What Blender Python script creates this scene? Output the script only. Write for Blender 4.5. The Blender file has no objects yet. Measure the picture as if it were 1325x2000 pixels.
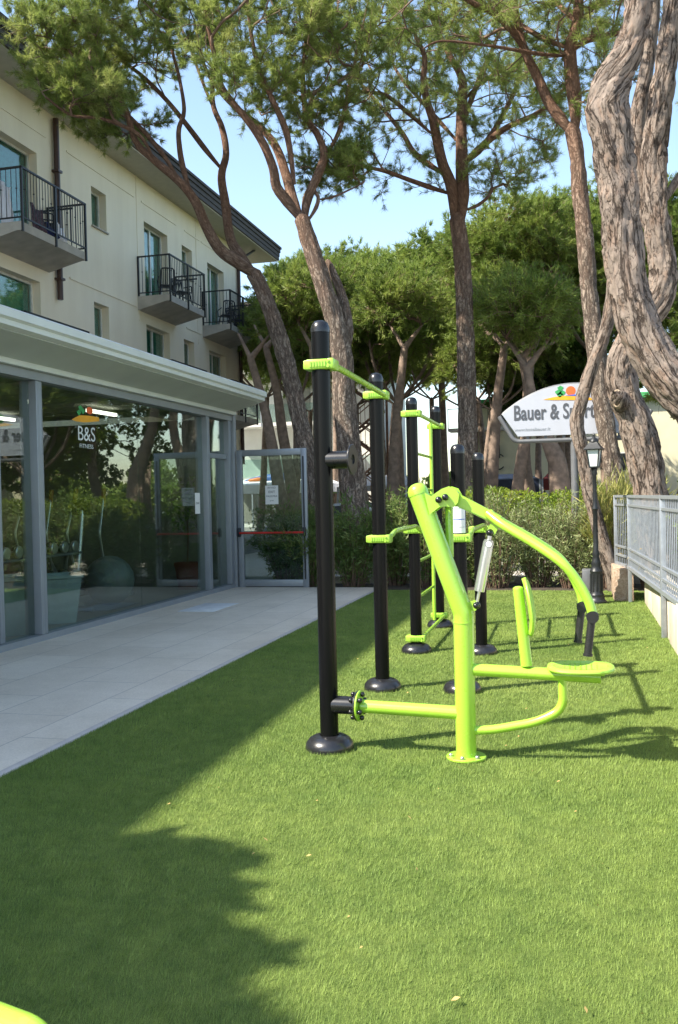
import bpy, bmesh, math, random
import numpy as np
from mathutils import Vector, Matrix, noise
S = bpy.context.scene
R = math.radians
rng = np.random.default_rng(7)
random.seed(7)

# ------------------------------------------------------------------ camera
FP, EYE = 1800.0, 1.55                      # focal length in pixels of the 2000 px high photo
_y, _p, _r = R(14.31), R(-0.86), R(-1.30)
CF = np.array([-math.sin(_y)*math.cos(_p), math.cos(_y)*math.cos(_p), math.sin(_p)])
CR = np.array([math.cos(_y), math.sin(_y), 0.0]); CU = np.cross(CR, CF)
CR, CU = CR*math.cos(_r)+CU*math.sin(_r), -CR*math.sin(_r)+CU*math.cos(_r)
CC = np.array([0, 0, EYE])
cam = bpy.data.cameras.new('camera'); camo = bpy.data.objects.new('camera', cam); S.collection.objects.link(camo)
camo.matrix_world = Matrix(((CR[0], CU[0], -CF[0], 0), (CR[1], CU[1], -CF[1], 0), (CR[2], CU[2], -CF[2], EYE), (0, 0, 0, 1)))
cam.sensor_fit = 'VERTICAL'; cam.sensor_height = 24; cam.sensor_width = 16; cam.lens = FP/2000*24
cam.clip_start = 0.05; cam.clip_end = 3000
S.camera = camo
def ray(x, y): return CF*FP + CR*(x-662.5) - CU*(y-1000)
def gp(x, y, z=0.0): d = ray(x, y); return CC + d*(z-EYE)/d[2]
def aY(x, y, Y): d = ray(x, y); return CC + d*Y/d[1]
def aX(x, y, X): d = ray(x, y); return CC + d*X/d[0]

# ------------------------------------------------------------------ sky and sun
SUN_EL, SUN_AZ = 46.0, 34.0                 # shadows fall towards +X turned SUN_AZ to +Y
sd = Vector((math.cos(R(SUN_EL))*math.cos(R(SUN_AZ)), math.cos(R(SUN_EL))*math.sin(R(SUN_AZ)), -math.sin(R(SUN_EL))))
W = bpy.data.worlds.new('World'); S.world = W; W.use_nodes = True
nt = W.node_tree; nt.nodes.clear()
sky = nt.nodes.new('ShaderNodeTexSky'); sky.sky_type = 'NISHITA'; sky.sun_disc = False
sky.sun_elevation = R(SUN_EL); sky.sun_rotation = math.atan2(-sd.x, -sd.y)
sky.air_density = 1.1; sky.dust_density = 0.9; sky.ozone_density = 1.4
bg = nt.nodes.new('ShaderNodeBackground'); bg.inputs[1].default_value = 0.15
wo = nt.nodes.new('ShaderNodeOutputWorld')
nt.links.new(sky.outputs[0], bg.inputs[0]); nt.links.new(bg.outputs[0], wo.inputs[0])
sl = bpy.data.lights.new('sun', 'SUN'); sl.energy = 4.6; sl.angle = R(0.42); sl.color = (1, 0.955, 0.87)
so = bpy.data.objects.new('sun', sl); S.collection.objects.link(so)
so.rotation_euler = sd.to_track_quat('-Z', 'Y').to_euler()
S.view_settings.view_transform = 'Standard'; S.view_settings.look = 'None'
S.view_settings.exposure = 1.28; S.view_settings.gamma = 1; S.view_settings.use_curve_mapping = False
S.view_settings.use_white_balance = True; S.view_settings.white_balance_temperature = 6850; S.view_settings.white_balance_tint = 9
S.cycles.max_bounces = 8; S.cycles.transparent_max_bounces = 24
S.cycles.use_denoising = True
S.cycles.caustics_reflective = False; S.cycles.caustics_refractive = False

# ------------------------------------------------------------------ materials
MATS = {}
class NT:
    def __init__(s, name):
        m = bpy.data.materials.new(name); m.use_nodes = True; s.m = m; s.t = m.node_tree
        s.b = s.t.nodes['Principled BSDF']; s.out = s.t.nodes['Material Output']; MATS[name] = m
    def n(s, ty, **k):
        x = s.t.nodes.new('ShaderNode'+ty)
        for a, v in k.items():
            if a.startswith('i_'):
                key = a[2:]; key = int(key) if key.isdigit() else key.replace('_', ' ')
                x.inputs[key].default_value = v
            else: setattr(x, a, v)
        return x
    def l(s, a, b): s.t.links.new(a, b)
    def coord(s, kind='Object', scale=(1, 1, 1), rot=(0, 0, 0)):
        if kind == 'World': o = s.n('NewGeometry').outputs['Position']
        else: o = s.n('TexCoord').outputs[kind]
        mp = s.n('Mapping'); mp.inputs['Scale'].default_value = scale; mp.inputs['Rotation'].default_value = rot
        s.l(o, mp.inputs['Vector']); return mp.outputs[0]
    def noise(s, c, scale, detail=4, rough=.55):
        x = s.n('TexNoise', i_Scale=scale, i_Detail=detail, i_Roughness=rough); s.l(c, x.inputs['Vector']); return x.outputs['Fac']
    def ramp(s, f, stops):
        r = s.n('ValToRGB'); e = r.color_ramp.elements
        while len(e) < len(stops): e.new(.5)
        for q, (p, c) in zip(e, stops): q.position = p; q.color = (*c, 1) if len(c) == 3 else c
        s.l(f, r.inputs[0]); return r.outputs[0]
    def mix(s, f, a, b, mode='MIX'):
        x = s.n('Mix', data_type='RGBA', blend_type=mode)
        for v, i in ((f, 0), (a, 6), (b, 7)):
            if isinstance(v, (int, float)): x.inputs[i].default_value = v
            elif isinstance(v, tuple): x.inputs[i].default_value = (*v, 1)
            else: s.l(v, x.inputs[i])
        return x.outputs[2]
    def bump(s, h, strength=.3, dist=.01):
        b = s.n('Bump', i_Strength=strength, i_Distance=dist); s.l(h, b.inputs['Height']); s.l(b.outputs[0], s.b.inputs['Normal']); return b
    def set(s, col=None, rough=.5, metal=0, coat=0, spec=.5):
        if isinstance(col, tuple): s.b.inputs['Base Color'].default_value = (*col, 1)
        elif col is not None: s.l(col, s.b.inputs['Base Color'])
        if isinstance(rough, (int, float)): s.b.inputs['Roughness'].default_value = rough
        else: s.l(rough, s.b.inputs['Roughness'])
        s.b.inputs['Metallic'].default_value = metal; s.b.inputs['Coat Weight'].default_value = coat
        s.b.inputs['Coat Roughness'].default_value = .08; s.b.inputs['Specular IOR Level'].default_value = spec
        return s.m

def simple(name, col, rough=.5, metal=0, coat=0, var=.12, scale=6, bump=0, bscale=60, spec=.5):
    t = NT(name); c = t.coord('World')
    f = t.noise(c, scale, 5)
    k = t.ramp(f, [(.3, tuple(x*(1-var) for x in col)), (.7, tuple(min(1, x*(1+var)) for x in col))])
    rr = t.n('MapRange'); rr.inputs[3].default_value = max(.02, rough*.8); rr.inputs[4].default_value = min(1, rough*1.2)
    t.l(t.noise(c, scale*4, 4), rr.inputs[0])
    m = t.set(k, rr.outputs[0], metal, coat, spec)
    if bump: t.bump(t.noise(c, bscale, 6), bump, .004)
    return m
def glassmat(name, tint, ior, rough=0.0):
    t = NT(name)
    tr = t.n('BsdfTransparent'); tr.inputs[0].default_value = (*tint, 1)
    gl = t.n('BsdfGlossy', i_Roughness=rough); gl.inputs[0].default_value = (.95, 1, .98, 1)
    fr = t.n('Fresnel', i_IOR=ior); bf = t.n('NewGeometry'); mr = t.n('MapRange'); mr.inputs[3].default_value = ior; mr.inputs[4].default_value = 1/ior
    t.l(bf.outputs['Backfacing'], mr.inputs[0]); t.l(mr.outputs[0], fr.inputs[0])      # same mirror strength from both sides of the sheet
    mx = t.n('MixShader'); t.l(fr.outputs[0], mx.inputs[0]); t.l(tr.outputs[0], mx.inputs[1]); t.l(gl.outputs[0], mx.inputs[2])
    t.l(mx.outputs[0], t.out.inputs[0]); return t.m

lime = simple('lime_paint', (.34, .60, .055), .28, 0, .6, .04, 3, .03, 25)
lime2 = simple('lime_plastic', (.35, .61, .065), .4, 0, .25, .04, 8, .1, 90)
black = simple('black_paint', (.010, .010, .011), .28, 0, .25, .35, 5, .04, 18)
t = NT('black_post_paint'); c = t.coord('World', (30, 30, 3))
sc = t.ramp(t.noise(c, 1.2, 8, .7), [(.66, (.006, .006, .0065)), (.85, (.020, .020, .020))])
post_black = t.set(sc, .24, 0, 0, .16); t.bump(t.noise(t.coord('World'), 14, 3), .05, .004)
rubber = simple('black_rubber', (.016, .016, .018), .3, 0, .3, .3, 20, .15, 60)
grip = simple('black_grip', (.012, .012, .012), .55, 0, 0, .2, 30, .3, 120)
silver = simple('silver_tube', (.62, .62, .62), .3, .85, 0, .05, 10)
galv = simple('galvanised_steel', (.31, .335, .365), .42, .35, 0, .12, 14, .05, 40)
zinc = simple('zinc_bolt', (.45, .43, .40), .4, .9)
frame_grey = simple('grey_aluminium', (.30, .325, .35), .42, .3, 0, .05, 5)
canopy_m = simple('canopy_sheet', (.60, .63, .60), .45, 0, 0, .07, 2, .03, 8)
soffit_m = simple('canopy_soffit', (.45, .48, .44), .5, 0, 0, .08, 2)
iron = simple('dark_iron', (.025, .027, .03), .45, .2, 0, .2)
pvc_dark = simple('brown_pipe', (.055, .024, .018), .4, 0, 0, .15)
eave_m = simple('eave_sheet', (.045, .036, .034), .75, 0, 0, .2, 3)
soff2 = simple('eave_soffit', (.50, .46, .38), .8, 0, 0, .06)
winframe = simple('white_window_frame', (.70, .70, .66), .4)
curtain = simple('green_shutter', (.04, .20, .17), .6, 0, 0, .3, 10)
concrete = simple('balcony_concrete', (.42, .39, .34), .85, 0, 0, .16, 3, .3, 30)
plastic_black = simple('black_plastic', (.012, .013, .02), .4)
towel_w = simple('white_towel', (.86, .86, .92), .9, 0, 0, .05, 8, .4, 80)
towel_b = simple('navy_towel', (.02, .03, .12), .9, 0, 0, .3, 8, .4, 80)
towel_p = simple('patterned_towel', (.10, .06, .08), .9, 0, 0, .8, 25, .4, 80)
paper = simple('paper_sheet', (.78, .77, .74), .7, 0, 0, .02)
ink = simple('dark_ink', (.03, .03, .035), .6)
red = simple('red_bar_paint', (.55, .03, .02), .35)
lampblack = simple('black_cast_iron', (.018, .020, .022), .4, .1, 0, .3, 20, .15, 50)
frosted = simple('frosted_lamp_glass', (.62, .68, .66), .25, 0, .5, .03)
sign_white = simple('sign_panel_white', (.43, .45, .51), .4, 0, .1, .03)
sign_grey = simple('sign_letter_grey', (.075, .08, .095), .5)
sign_green = simple('logo_green', (.03, .30, .08), .5)
sign_orange = simple('logo_orange', (.80, .13, .03), .5)
sign_sand = simple('logo_sand', (.80, .36, .02), .5)
sign_blue = simple('logo_blue', (.05, .12, .5), .5)
decal_w = simple('white_glass_print', (.62, .66, .64), .6)
steel_post = simple('sign_post_steel', (.16, .165, .175), .5, .3, 0, .15)
cream2 = simple('cream_render', (.66, .61, .42), .9, 0, 0, .06, 2)
greenroof = simple('green_roof_sheet', (.08, .42, .14), .5)
white_r = simple('white_render', (.62, .61, .56), .85, 0, 0, .06, 2)
awn_white = simple('white_awning', (.74, .75, .78), .8, 0, 0, .05, 3, .2, 6)
awn_navy = simple('navy_awning', (.012, .022, .05), .5, 0, .1, .5, 4, .3, 8)
awn_red = simple('red_awning', (.16, .02, .015), .7, 0, 0, .4, 4, .3, 8)
gymfloor = simple('gym_floor', (.20, .17, .14), .35, 0, 0, .15, 3)
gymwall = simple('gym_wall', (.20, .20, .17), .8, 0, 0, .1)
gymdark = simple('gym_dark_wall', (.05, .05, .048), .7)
gymceil = simple('gym_ceiling', (.34, .34, .30), .8)
tub_m = simple('pale_tub_plastic', (.30, .38, .40), .4)
ball_m = simple('grey_ball_vinyl', (.17, .20, .20), .35)
terra = simple('terracotta', (.20, .05, .035), .8, 0, 0, .15)
rust = simple('rusty_steel', (.22, .12, .08), .8, 0, 0, .3)
blue_m = simple('blue_cover', (.03, .10, .30), .5); orange_m = simple('orange_cover', (.6, .18, .04), .5)
soil = simple('soil', (.05, .038, .027), .95, 0, 0, .4, 6, .6, 20)
orange_pad = simple('amber_pad', (.35, .16, .02), .5)
roofcol = simple('roof_metal', (.10, .07, .06), .6)
drygrass = simple('dry_leaf', (.42, .30, .10), .8, 0, 0, .3, 40)
glass_gym = glassmat('gym_glass', (.82, .88, .84), 1.78)
glass_door = glassmat('door_glass', (.72, .80, .78), 1.45)
glass_win = glassmat('window_glass', (.80, .92, .88), 1.6)
glass_rail = glassmat('rail_glass', (.74, .84, .83), 1.6)
t = NT('strip_light'); t.set((.8, .8, .8), .4); t.b.inputs['Emission Color'].default_value = (1, .97, .9, 1); t.b.inputs['Emission Strength'].default_value = 1.8
strip_m = t.m

# facade render: cream, weather-streaked
t = NT('cream_facade'); c = t.coord('World'); 
f1 = t.noise(c, .5, 6, .6); f2 = t.noise(t.coord('World', (1, 1, .12)), 1.6, 5, .6)
a = t.ramp(f1, [(.3, (.87, .77, .585)), (.7, (.92, .83, .655))])
b = t.ramp(f2, [(.35, (.92, .91, .90)), (.62, (1, 1, 1))])
t.set(t.mix(.75, a, b, 'MULTIPLY'), .9); t.bump(t.noise(c, 55, 5), .25, .004); facade = t.m
# paving: pale stone slabs
t = NT('paving_stone'); c = t.coord('World', (1, 1, 1), (0, 0, R(90)))
br = t.n('TexBrick', i_Scale=1.0, i_Mortar_Size=.005, i_Brick_Width=1.2, i_Row_Height=.6, i_Bias=0.0, i_Mortar_Smooth=.2)
t.l(c, br.inputs['Vector']); br.inputs['Color1'].default_value = (.74, .65, .53, 1); br.inputs['Color2'].default_value = (.80, .715, .59, 1)
br.inputs['Mortar'].default_value = (.47, .42, .36, 1)
sp = t.ramp(t.noise(c, 90, 8, .75), [(.3, (.80, .79, .78)), (.6, (1.05, 1.04, 1.02))])
st = t.ramp(t.noise(c, 1.1, 6, .7), [(.35, (.84, .83, .81)), (.65, (1, 1, 1))])
t.set(t.mix(1, t.mix(1, br.outputs[0], sp, 'MULTIPLY'), st, 'MULTIPLY'), .75)
t.bump(t.noise(c, 120, 6, .7), .2, .003); paving = t.m
kerb_m = simple('kerb_stone', (.52, .47, .42), .8, 0, 0, .1, 8, .3, 90)
# ground beyond
t = NT('asphalt'); c = t.coord('World')
t.set(t.ramp(t.noise(c, .4, 8, .7), [(.3, (.14, .135, .125)), (.7, (.26, .25, .23))]), .9); t.bump(t.noise(c, 60, 5), .3, .01); asphalt = t.m
t = NT('travertine'); c = t.coord('World')
w = t.n('TexVoronoi', i_Scale=38.0, feature='DISTANCE_TO_EDGE'); t.l(t.coord('World', (1, 1, 2.2)), w.inputs['Vector'])
t.set(t.mix(.6, t.ramp(t.noise(c, 22, 8, .7), [(.3, (.42, .27, .18)), (.65, (.66, .52, .40))]), t.ramp(t.noise(c, 60, 5), [(.4, (.6, .55, .5)), (.6, (1, 1, 1))]), 'MULTIPLY'), .9)
t.bump(t.noise(c, 34, 8, .8), .9, .03); travertine = t.m
t = NT('concrete_block'); c = t.coord('World')
t.set(t.mix(.7, t.ramp(t.noise(c, 3, 8, .65), [(.3, (.56, .48, .38)), (.7, (.72, .65, .55))]), t.ramp(t.noise(t.coord('World', (2, 2, .4)), 4, 5), [(.35, (.82, .78, .72)), (.6, (1, 1, 1))]), 'MULTIPLY'), .85)
t.bump(t.noise(c, 40, 6), .35, .006); blockm = t.m
# turf base
def turfcol(name, k, base=False):
    t = NT(name); c = t.coord('World')
    big = t.noise(c, .9, 3, .5); mid = t.noise(c, 7, 6, .75); fine = t.noise(c, 260, 3, .8)
    a = t.ramp(big, [(.3, (.130*k, .200*k, .046*k)), (.7, (.190*k, .258*k, .066*k))])
    b = t.ramp(mid, [(.3, (.68, .74, .7)), (.7, (1.25, 1.18, 1.15))])
    d = t.ramp(fine, [(.3, (.45, .52, .4)), (.7, (1.5, 1.4, 1.45))])
    col = t.mix(1, t.mix(1, a, b, 'MULTIPLY'), d, 'MULTIPLY')
    if base:
        t.set(col, .9, spec=.2); t.bump(fine, .6, .01)
    else:
        t.set(col, .6, spec=.25)
        tr = t.n('BsdfTranslucent'); t.l(col, tr.inputs[0]); mx = t.n('MixShader', i_0=.18)
        t.l(t.b.outputs[0], mx.inputs[1]); t.l(tr.outputs[0], mx.inputs[2]); t.l(mx.outputs[0], t.out.inputs[0])
    return t.m
turf_base = turfcol('turf_mat', .75, True); turf_blade = turfcol('turf_blade', 1.35)

def leafmat(name, c1, c2, c3, tl=.35, fs=3.5):
    t = NT(name); c = t.coord('World')
    a = t.ramp(t.noise(c, fs, 3, .6), [(.3, c1), (.5, c2), (.72, c3)])
    v = t.ramp(t.noise(c, 40, 2, .6), [(.3, (.65, .7, .6)), (.7, (1.3, 1.25, 1.2))])
    col = t.mix(1, a, v, 'MULTIPLY'); t.set(col, .5, spec=.35)
    tr = t.n('BsdfTranslucent'); t.l(col, tr.inputs[0]); mx = t.n('MixShader', i_0=tl)
    t.l(t.b.outputs[0], mx.inputs[1]); t.l(tr.outputs[0], mx.inputs[2]); t.l(mx.outputs[0], t.out.inputs[0]); return t.m
needle = leafmat('pine_needles', (.16, .225, .055), (.26, .325, .085), (.42, .45, .16), .5, 1.1)
needle_far = leafmat('pine_needles_far', (.13, .20, .04), (.21, .285, .06), (.33, .39, .095), .4, .8)
oleander = leafmat('oleander_leaves', (.09, .16, .045), (.15, .22, .06), (.26, .30, .10), .35, 4)
olive = leafmat('grey_green_leaves', (.17, .22, .09), (.26, .31, .14), (.38, .40, .22), .3, 6)
boxhedge = leafmat('hedge_leaves', (.10, .18, .02), (.19, .27, .03), (.32, .36, .05), .35, 2)
reedmat = leafmat('reed_leaves', (.24, .29, .07), (.42, .42, .14), (.62, .54, .25), .4, 6)
darkleaf = leafmat('broad_leaves', (.03, .07, .012), (.05, .10, .015), (.16, .22, .03), .4, 1.6)

def barkmat(name, plate, pink, crack, sc=5.0, bump=.9, dist=.03, blend=None, st=.23, cw=1.0):
    """ragged long plates with dark furrows; blend=(z0,z1) turns smooth and reddish above that height"""
    t = NT(name); uv = t.n('UVMap').outputs[0]
    def m(s):
        x = t.n('Mapping'); x.inputs['Scale'].default_value = s; t.l(uv, x.inputs['Vector']); return x.outputs[0]
    def nz(c, sc_, d=6, r=.6, dis=0.0):
        x = t.n('TexNoise', i_Scale=sc_, i_Detail=d, i_Roughness=r, i_Distortion=dis); t.l(c, x.inputs['Vector']); return x.outputs['Fac']
    def math_(op, a, b=None, c=None):
        x = t.n('Math', operation=op)
        for v, i in ((a, 0), (b, 1), (c, 2)):
            if v is None: continue
            if isinstance(v, (int, float)): x.inputs[i].default_value = v
            else: t.l(v, x.inputs[i])
        return x.outputs[0]
    f1 = math_('ABSOLUTE', math_('SUBTRACT', nz(m((1, st, 1)), sc, 7, .6, .25), .5))
    f2 = math_('ABSOLUTE', math_('SUBTRACT', nz(m((1, st*2.2, 1)), sc*1.9, 6, .62, .35), .5))
    fur = math_('MINIMUM', f1, math_('MULTIPLY_ADD', f2, .9, .012))
    fl = nz(m((1, .35, 1)), 22, 8, .7); big = nz(m((1, .5, 1)), 2.2, 4); pk = nz(m((1, .35, 1)), 9, 3)
    p = t.ramp(fl, [(.3, tuple(x*.72 for x in plate)), (.5, plate), (.7, tuple(min(1, x*1.28) for x in plate))])
    p = t.mix(t.ramp(pk, [(.50, (0, 0, 0)), (.66, (.8, .8, .8))]), p, pink)
    p = t.mix(.6, p, t.ramp(big, [(.3, (.62, .6, .6)), (.7, (1.15, 1.12, 1.1))]), 'MULTIPLY')
    cr = t.ramp(fur, [(.0, (0, 0, 0)), (.020*cw, (.25, .25, .25)), (.06*cw, (1, 1, 1))])
    col = t.mix(cr, crack, p); bs = None
    if blend:
        zz = t.n('SeparateXYZ'); g_ = t.n('NewGeometry'); t.l(g_.outputs['Position'], zz.inputs[0])
        mr = t.n('MapRange'); mr.inputs[1].default_value = blend[0]; mr.inputs[2].default_value = blend[1]
        t.l(math_('MULTIPLY_ADD', pk, 2.0, math_('SUBTRACT', zz.outputs[2], 1.0)), mr.inputs[0])
        rd = t.ramp(fl, [(.3, (.13, .070, .045)), (.5, (.24, .135, .09)), (.7, (.36, .22, .15))])
        rd = t.mix(t.ramp(cr, [(0, (.5, .5, .5)), (1, (0, 0, 0))]), rd, (.07, .04, .03))
        col = t.mix(mr.outputs[0], col, rd)
    t.set(col, .92, spec=.15)
    h = math_('ADD', cr, math_('MULTIPLY', fl, .9))
    t.bump(h, bump, dist); return t.m
bark = barkmat('pine_bark', (.33, .275, .225), (.38, .28, .22), (.085, .062, .05), 8, .9, .02, (5.0, 8.5))
bark_old = barkmat('old_pine_bark', (.27, .222, .188), (.31, .218, .165), (.068, .050, .041), 5.0, .9, .04, None, .17, .42)
bark_red = barkmat('pine_branch_bark', (.25, .155, .11), (.32, .19, .12), (.09, .055, .04), 9, .5, .01)
bark_far = simple('far_pine_bark', (.23, .165, .125), .9, 0, 0, .35, 7, .8, 12)
twig_m = simple('twig_bark', (.16, .10, .068), .9, 0, 0, .25, 8)

# ------------------------------------------------------------------ mesh helpers
def root_of(o):
    v = Vector((0, 0, 0))
    while o is not None: v += o.location; o = o.parent
    return v
def tag(o, label=None, cat=None, group=None, kind=None):
    if label: o['label'] = label
    if cat: o['category'] = cat
    if group: o['group'] = group
    if kind: o['kind'] = kind
    return o
def thing(name, loc, label, cat, group=None):
    o = bpy.data.objects.new(name, None); S.collection.objects.link(o); o.location = tuple(float(x) for x in loc)
    o.empty_display_size = .1
    return tag(o, label, cat, group)
def link(name, me, parent=None, loc=None):
    o = bpy.data.objects.new(name, me); S.collection.objects.link(o)
    off = root_of(parent) if parent is not None else Vector(loc if loc is not None else (0, 0, 0))
    if off.length > 0: me.transform(Matrix.Translation(-off))
    if parent is not None: o.parent = parent
    else: o.location = off
    return o
def npmesh(name, verts, faces, mats, parent=None, loc=None, smooth=False, uv=None, mi=None):
    """verts (n,3), faces (m,k)"""
    me = bpy.data.meshes.new(name); k = faces.shape[1]; m = len(faces)
    me.vertices.add(len(verts)); me.vertices.foreach_set('co', np.asarray(verts, dtype=np.float32).ravel())
    me.loops.add(m*k); me.loops.foreach_set('vertex_index', faces.astype(np.int32).ravel())
    me.polygons.add(m); me.polygons.foreach_set('loop_start', np.arange(m, dtype=np.int32)*k)
    me.polygons.foreach_set('loop_total', np.full(m, k, dtype=np.int32))
    if smooth: me.polygons.foreach_set('use_smooth', np.ones(m, dtype=bool))
    for mm in (mats if isinstance(mats, (list, tuple)) else [mats]): me.materials.append(mm)
    if mi is not None: me.polygons.foreach_set('material_index', np.asarray(mi, dtype=np.int32))
    if uv is not None:
        ul = me.uv_layers.new(name='UVMap'); ul.data.foreach_set('uv', np.asarray(uv, dtype=np.float32)[faces.ravel()].ravel())
    me.update(calc_edges=True); me.validate()
    return link(name, me, parent, loc)

def frames(pts):
    pts = [Vector(p) for p in pts]; n = len(pts); T = []
    for i in range(n):
        d = pts[min(i+1, n-1)] - pts[max(i-1, 0)]; T.append(d.normalized() if d.length > 1e-9 else Vector((0, 0, 1)))
    a = Vector((1, 0, 0)) if abs(T[0].x) < .9 else Vector((0, 1, 0))
    u = T[0].cross(a).normalized(); out = []
    for t_ in T:
        u = (u - t_*u.dot(t_)).normalized(); out.append((u.copy(), t_.cross(u), t_))
    return pts, out
def fillet(pts, rad, seg=8):
    pts = [Vector(p) for p in pts]; out = [pts[0]]
    for i in range(1, len(pts)-1):
        a, b, c = pts[i-1], pts[i], pts[i+1]; d1 = (a-b); d2 = (c-b); r_ = min(rad, d1.length*.45, d2.length*.45)
        p0 = b + d1.normalized()*r_; p2 = b + d2.normalized()*r_
        for k in range(seg+1):
            s = k/seg; out.append(p0*(1-s)**2 + b*2*s*(1-s) + p2*s*s)
    out.append(pts[-1]); return out

class G:
    def __init__(s): s.bm = bmesh.new()
    def _add(s, vs, fs, sm):
        v = [s.bm.verts.new(x) for x in vs]
        for f in fs:
            try: q = s.bm.faces.new([v[i] for i in f]); q.smooth = sm
            except ValueError: pass
        return v
    def box(s, c, d, rot=None, bev=0.0, seg=2, sm=False):
        x, y, z = d[0]/2, d[1]/2, d[2]/2
        co = [Vector((a, b, e)) for a in (-x, x) for b in (-y, y) for e in (-z, z)]
        if rot is not None:
            M = rot if isinstance(rot, Matrix) else Matrix.Rotation(rot, 3, 'Z'); co = [M @ q for q in co]
        c = Vector(c); fs = [(0, 1, 3, 2), (4, 6, 7, 5), (0, 4, 5, 1), (2, 3, 7, 6), (0, 2, 6, 4), (1, 5, 7, 3)]
        if not bev: s._add([q+c for q in co], fs, sm); return s
        b = bmesh.new(); v = [b.verts.new(q+c) for q in co]
        for f in fs: b.faces.new([v[i] for i in f])
        bmesh.ops.bevel(b, geom=b.edges[:], offset=bev, segments=seg, profile=.5, affect='EDGES')
        for f in b.faces: f.smooth = sm
        me = bpy.data.meshes.new('t'); b.to_mesh(me); b.free(); s.bm.from_mesh(me); bpy.data.meshes.remove(me); return s
    def rng(s, x0, x1, y0, y1, z0, z1, bev=0): return s.box(((x0+x1)/2, (y0+y1)/2, (z0+z1)/2), (abs(x1-x0), abs(y1-y0), abs(z1-z0)), None, bev)
    def tube(s, pts, r, n=20, caps=True, sm=True):
        pts, fr = frames(pts); m = len(pts); rr = r if hasattr(r, '__len__') else [r]*m
        vs = []
        for p, (u, w, _), q in zip(pts, fr, rr):
            for k in range(n):
                a = 2*math.pi*k/n; vs.append(p + u*(math.cos(a)*q) + w*(math.sin(a)*q))
        fs = [(i*n+k, i*n+(k+1) % n, (i+1)*n+(k+1) % n, (i+1)*n+k) for i in range(m-1) for k in range(n)]
        v = s._add(vs, fs, sm)
        if caps:
            for ring in (v[:n][::-1], v[-n:]):
                try: s.bm.faces.new(ring)
                except ValueError: pass
        return s
    def cyl(s, a, b, r, n=20, r2=None): return s.tube([a, b], [r, r if r2 is None else r2], n)
    def lathe(s, prof, c, n=32, axis=None, sm=True):
        """prof: (radius, height) along +Z or axis"""
        c = Vector(c); ax = Vector(axis).normalized() if axis is not None else Vector((0, 0, 1))
        q = Vector((0, 0, 1)).rotation_difference(ax).to_matrix(); vs = []
        for r_, h in prof:
            for k in range(n):
                a = 2*math.pi*k/n; vs.append(c + q @ Vector((math.cos(a)*r_, math.sin(a)*r_, h)))
        m = len(prof); fs = [(i*n+k, i*n+(k+1) % n, (i+1)*n+(k+1) % n, (i+1)*n+k) for i in range(m-1) for k in range(n)]
        v = s._add(vs, fs, sm)
        for ring, pr_ in ((v[:n][::-1], prof[0]), (v[-n:], prof[-1])):
            if pr_[0] > 1e-5:
                try: s.bm.faces.new(ring)
                except ValueError: pass
        return s
    def sphere(s, c, r, n=16): return s.lathe([(r*math.sin(math.pi*i/10)+1e-6, -r*math.cos(math.pi*i/10)) for i in range(11)], c, n)
    def poly(s, pts, d, sm=False):
        """extrude polygon pts along vector d"""
        pts = [Vector(p) for p in pts]; d = Vector(d); n = len(pts)
        v = s._add(pts + [p+d for p in pts], [], sm)
        for f in [list(range(n))[::-1], list(range(n, 2*n))]+[(i, (i+1) % n, n+(i+1) % n, n+i) for i in range(n)]:
            try: s.bm.faces.new([v[i] for i in f])
            except ValueError: pass
        return s
    def mat4(s, M): bmesh.ops.transform(s.bm, matrix=M, verts=s.bm.verts[:]); return s
    def build(s, name, mat, parent=None, loc=None):
        bmesh.ops.remove_doubles(s.bm, verts=s.bm.verts[:], dist=1e-6)
        bmesh.ops.recalc_face_normals(s.bm, faces=s.bm.faces[:])
        me = bpy.data.meshes.new(name); s.bm.to_mesh(me); s.bm.free(); me.set_sharp_from_angle(angle=R(38))
        for m_ in (mat if isinstance(mat, (list, tuple)) else [mat]): me.materials.append(m_)
        return link(name, me, parent, loc)

def lettering(name, text, size, M, mat, parent, depth=.002, sx=1.0, bold=0.0, loc=None):
    """flat letters as mesh, M = 4x4 placing the text's XY plane, centred"""
    cu = bpy.data.curves.new(name, 'FONT'); cu.body = text; cu.size = size; cu.extrude = depth; cu.offset = bold
    cu.align_x = 'CENTER'; cu.align_y = 'CENTER'; cu.resolution_u = 4
    ob = bpy.data.objects.new('tmp', cu); S.collection.objects.link(ob)
    dg = bpy.context.evaluated_depsgraph_get(); me = bpy.data.meshes.new_from_object(ob.evaluated_get(dg))
    bpy.data.objects.remove(ob); bpy.data.curves.remove(cu)
    me.transform(M @ Matrix.Scale(sx, 4, (1, 0, 0))); me.name = name; me.materials.clear(); me.materials.append(mat)
    return link(name, me, parent, loc)
def plane_facing(origin, xdir, zup=(0, 0, 1)):
    x = Vector(xdir).normalized(); y = Vector(zup); z = x.cross(y).normalized()
    return Matrix(((x.x, y.x, z.x, origin[0]), (x.y, y.y, z.y, origin[1]), (x.z, y.z, z.z, origin[2]), (0, 0, 0, 1)))

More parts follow.
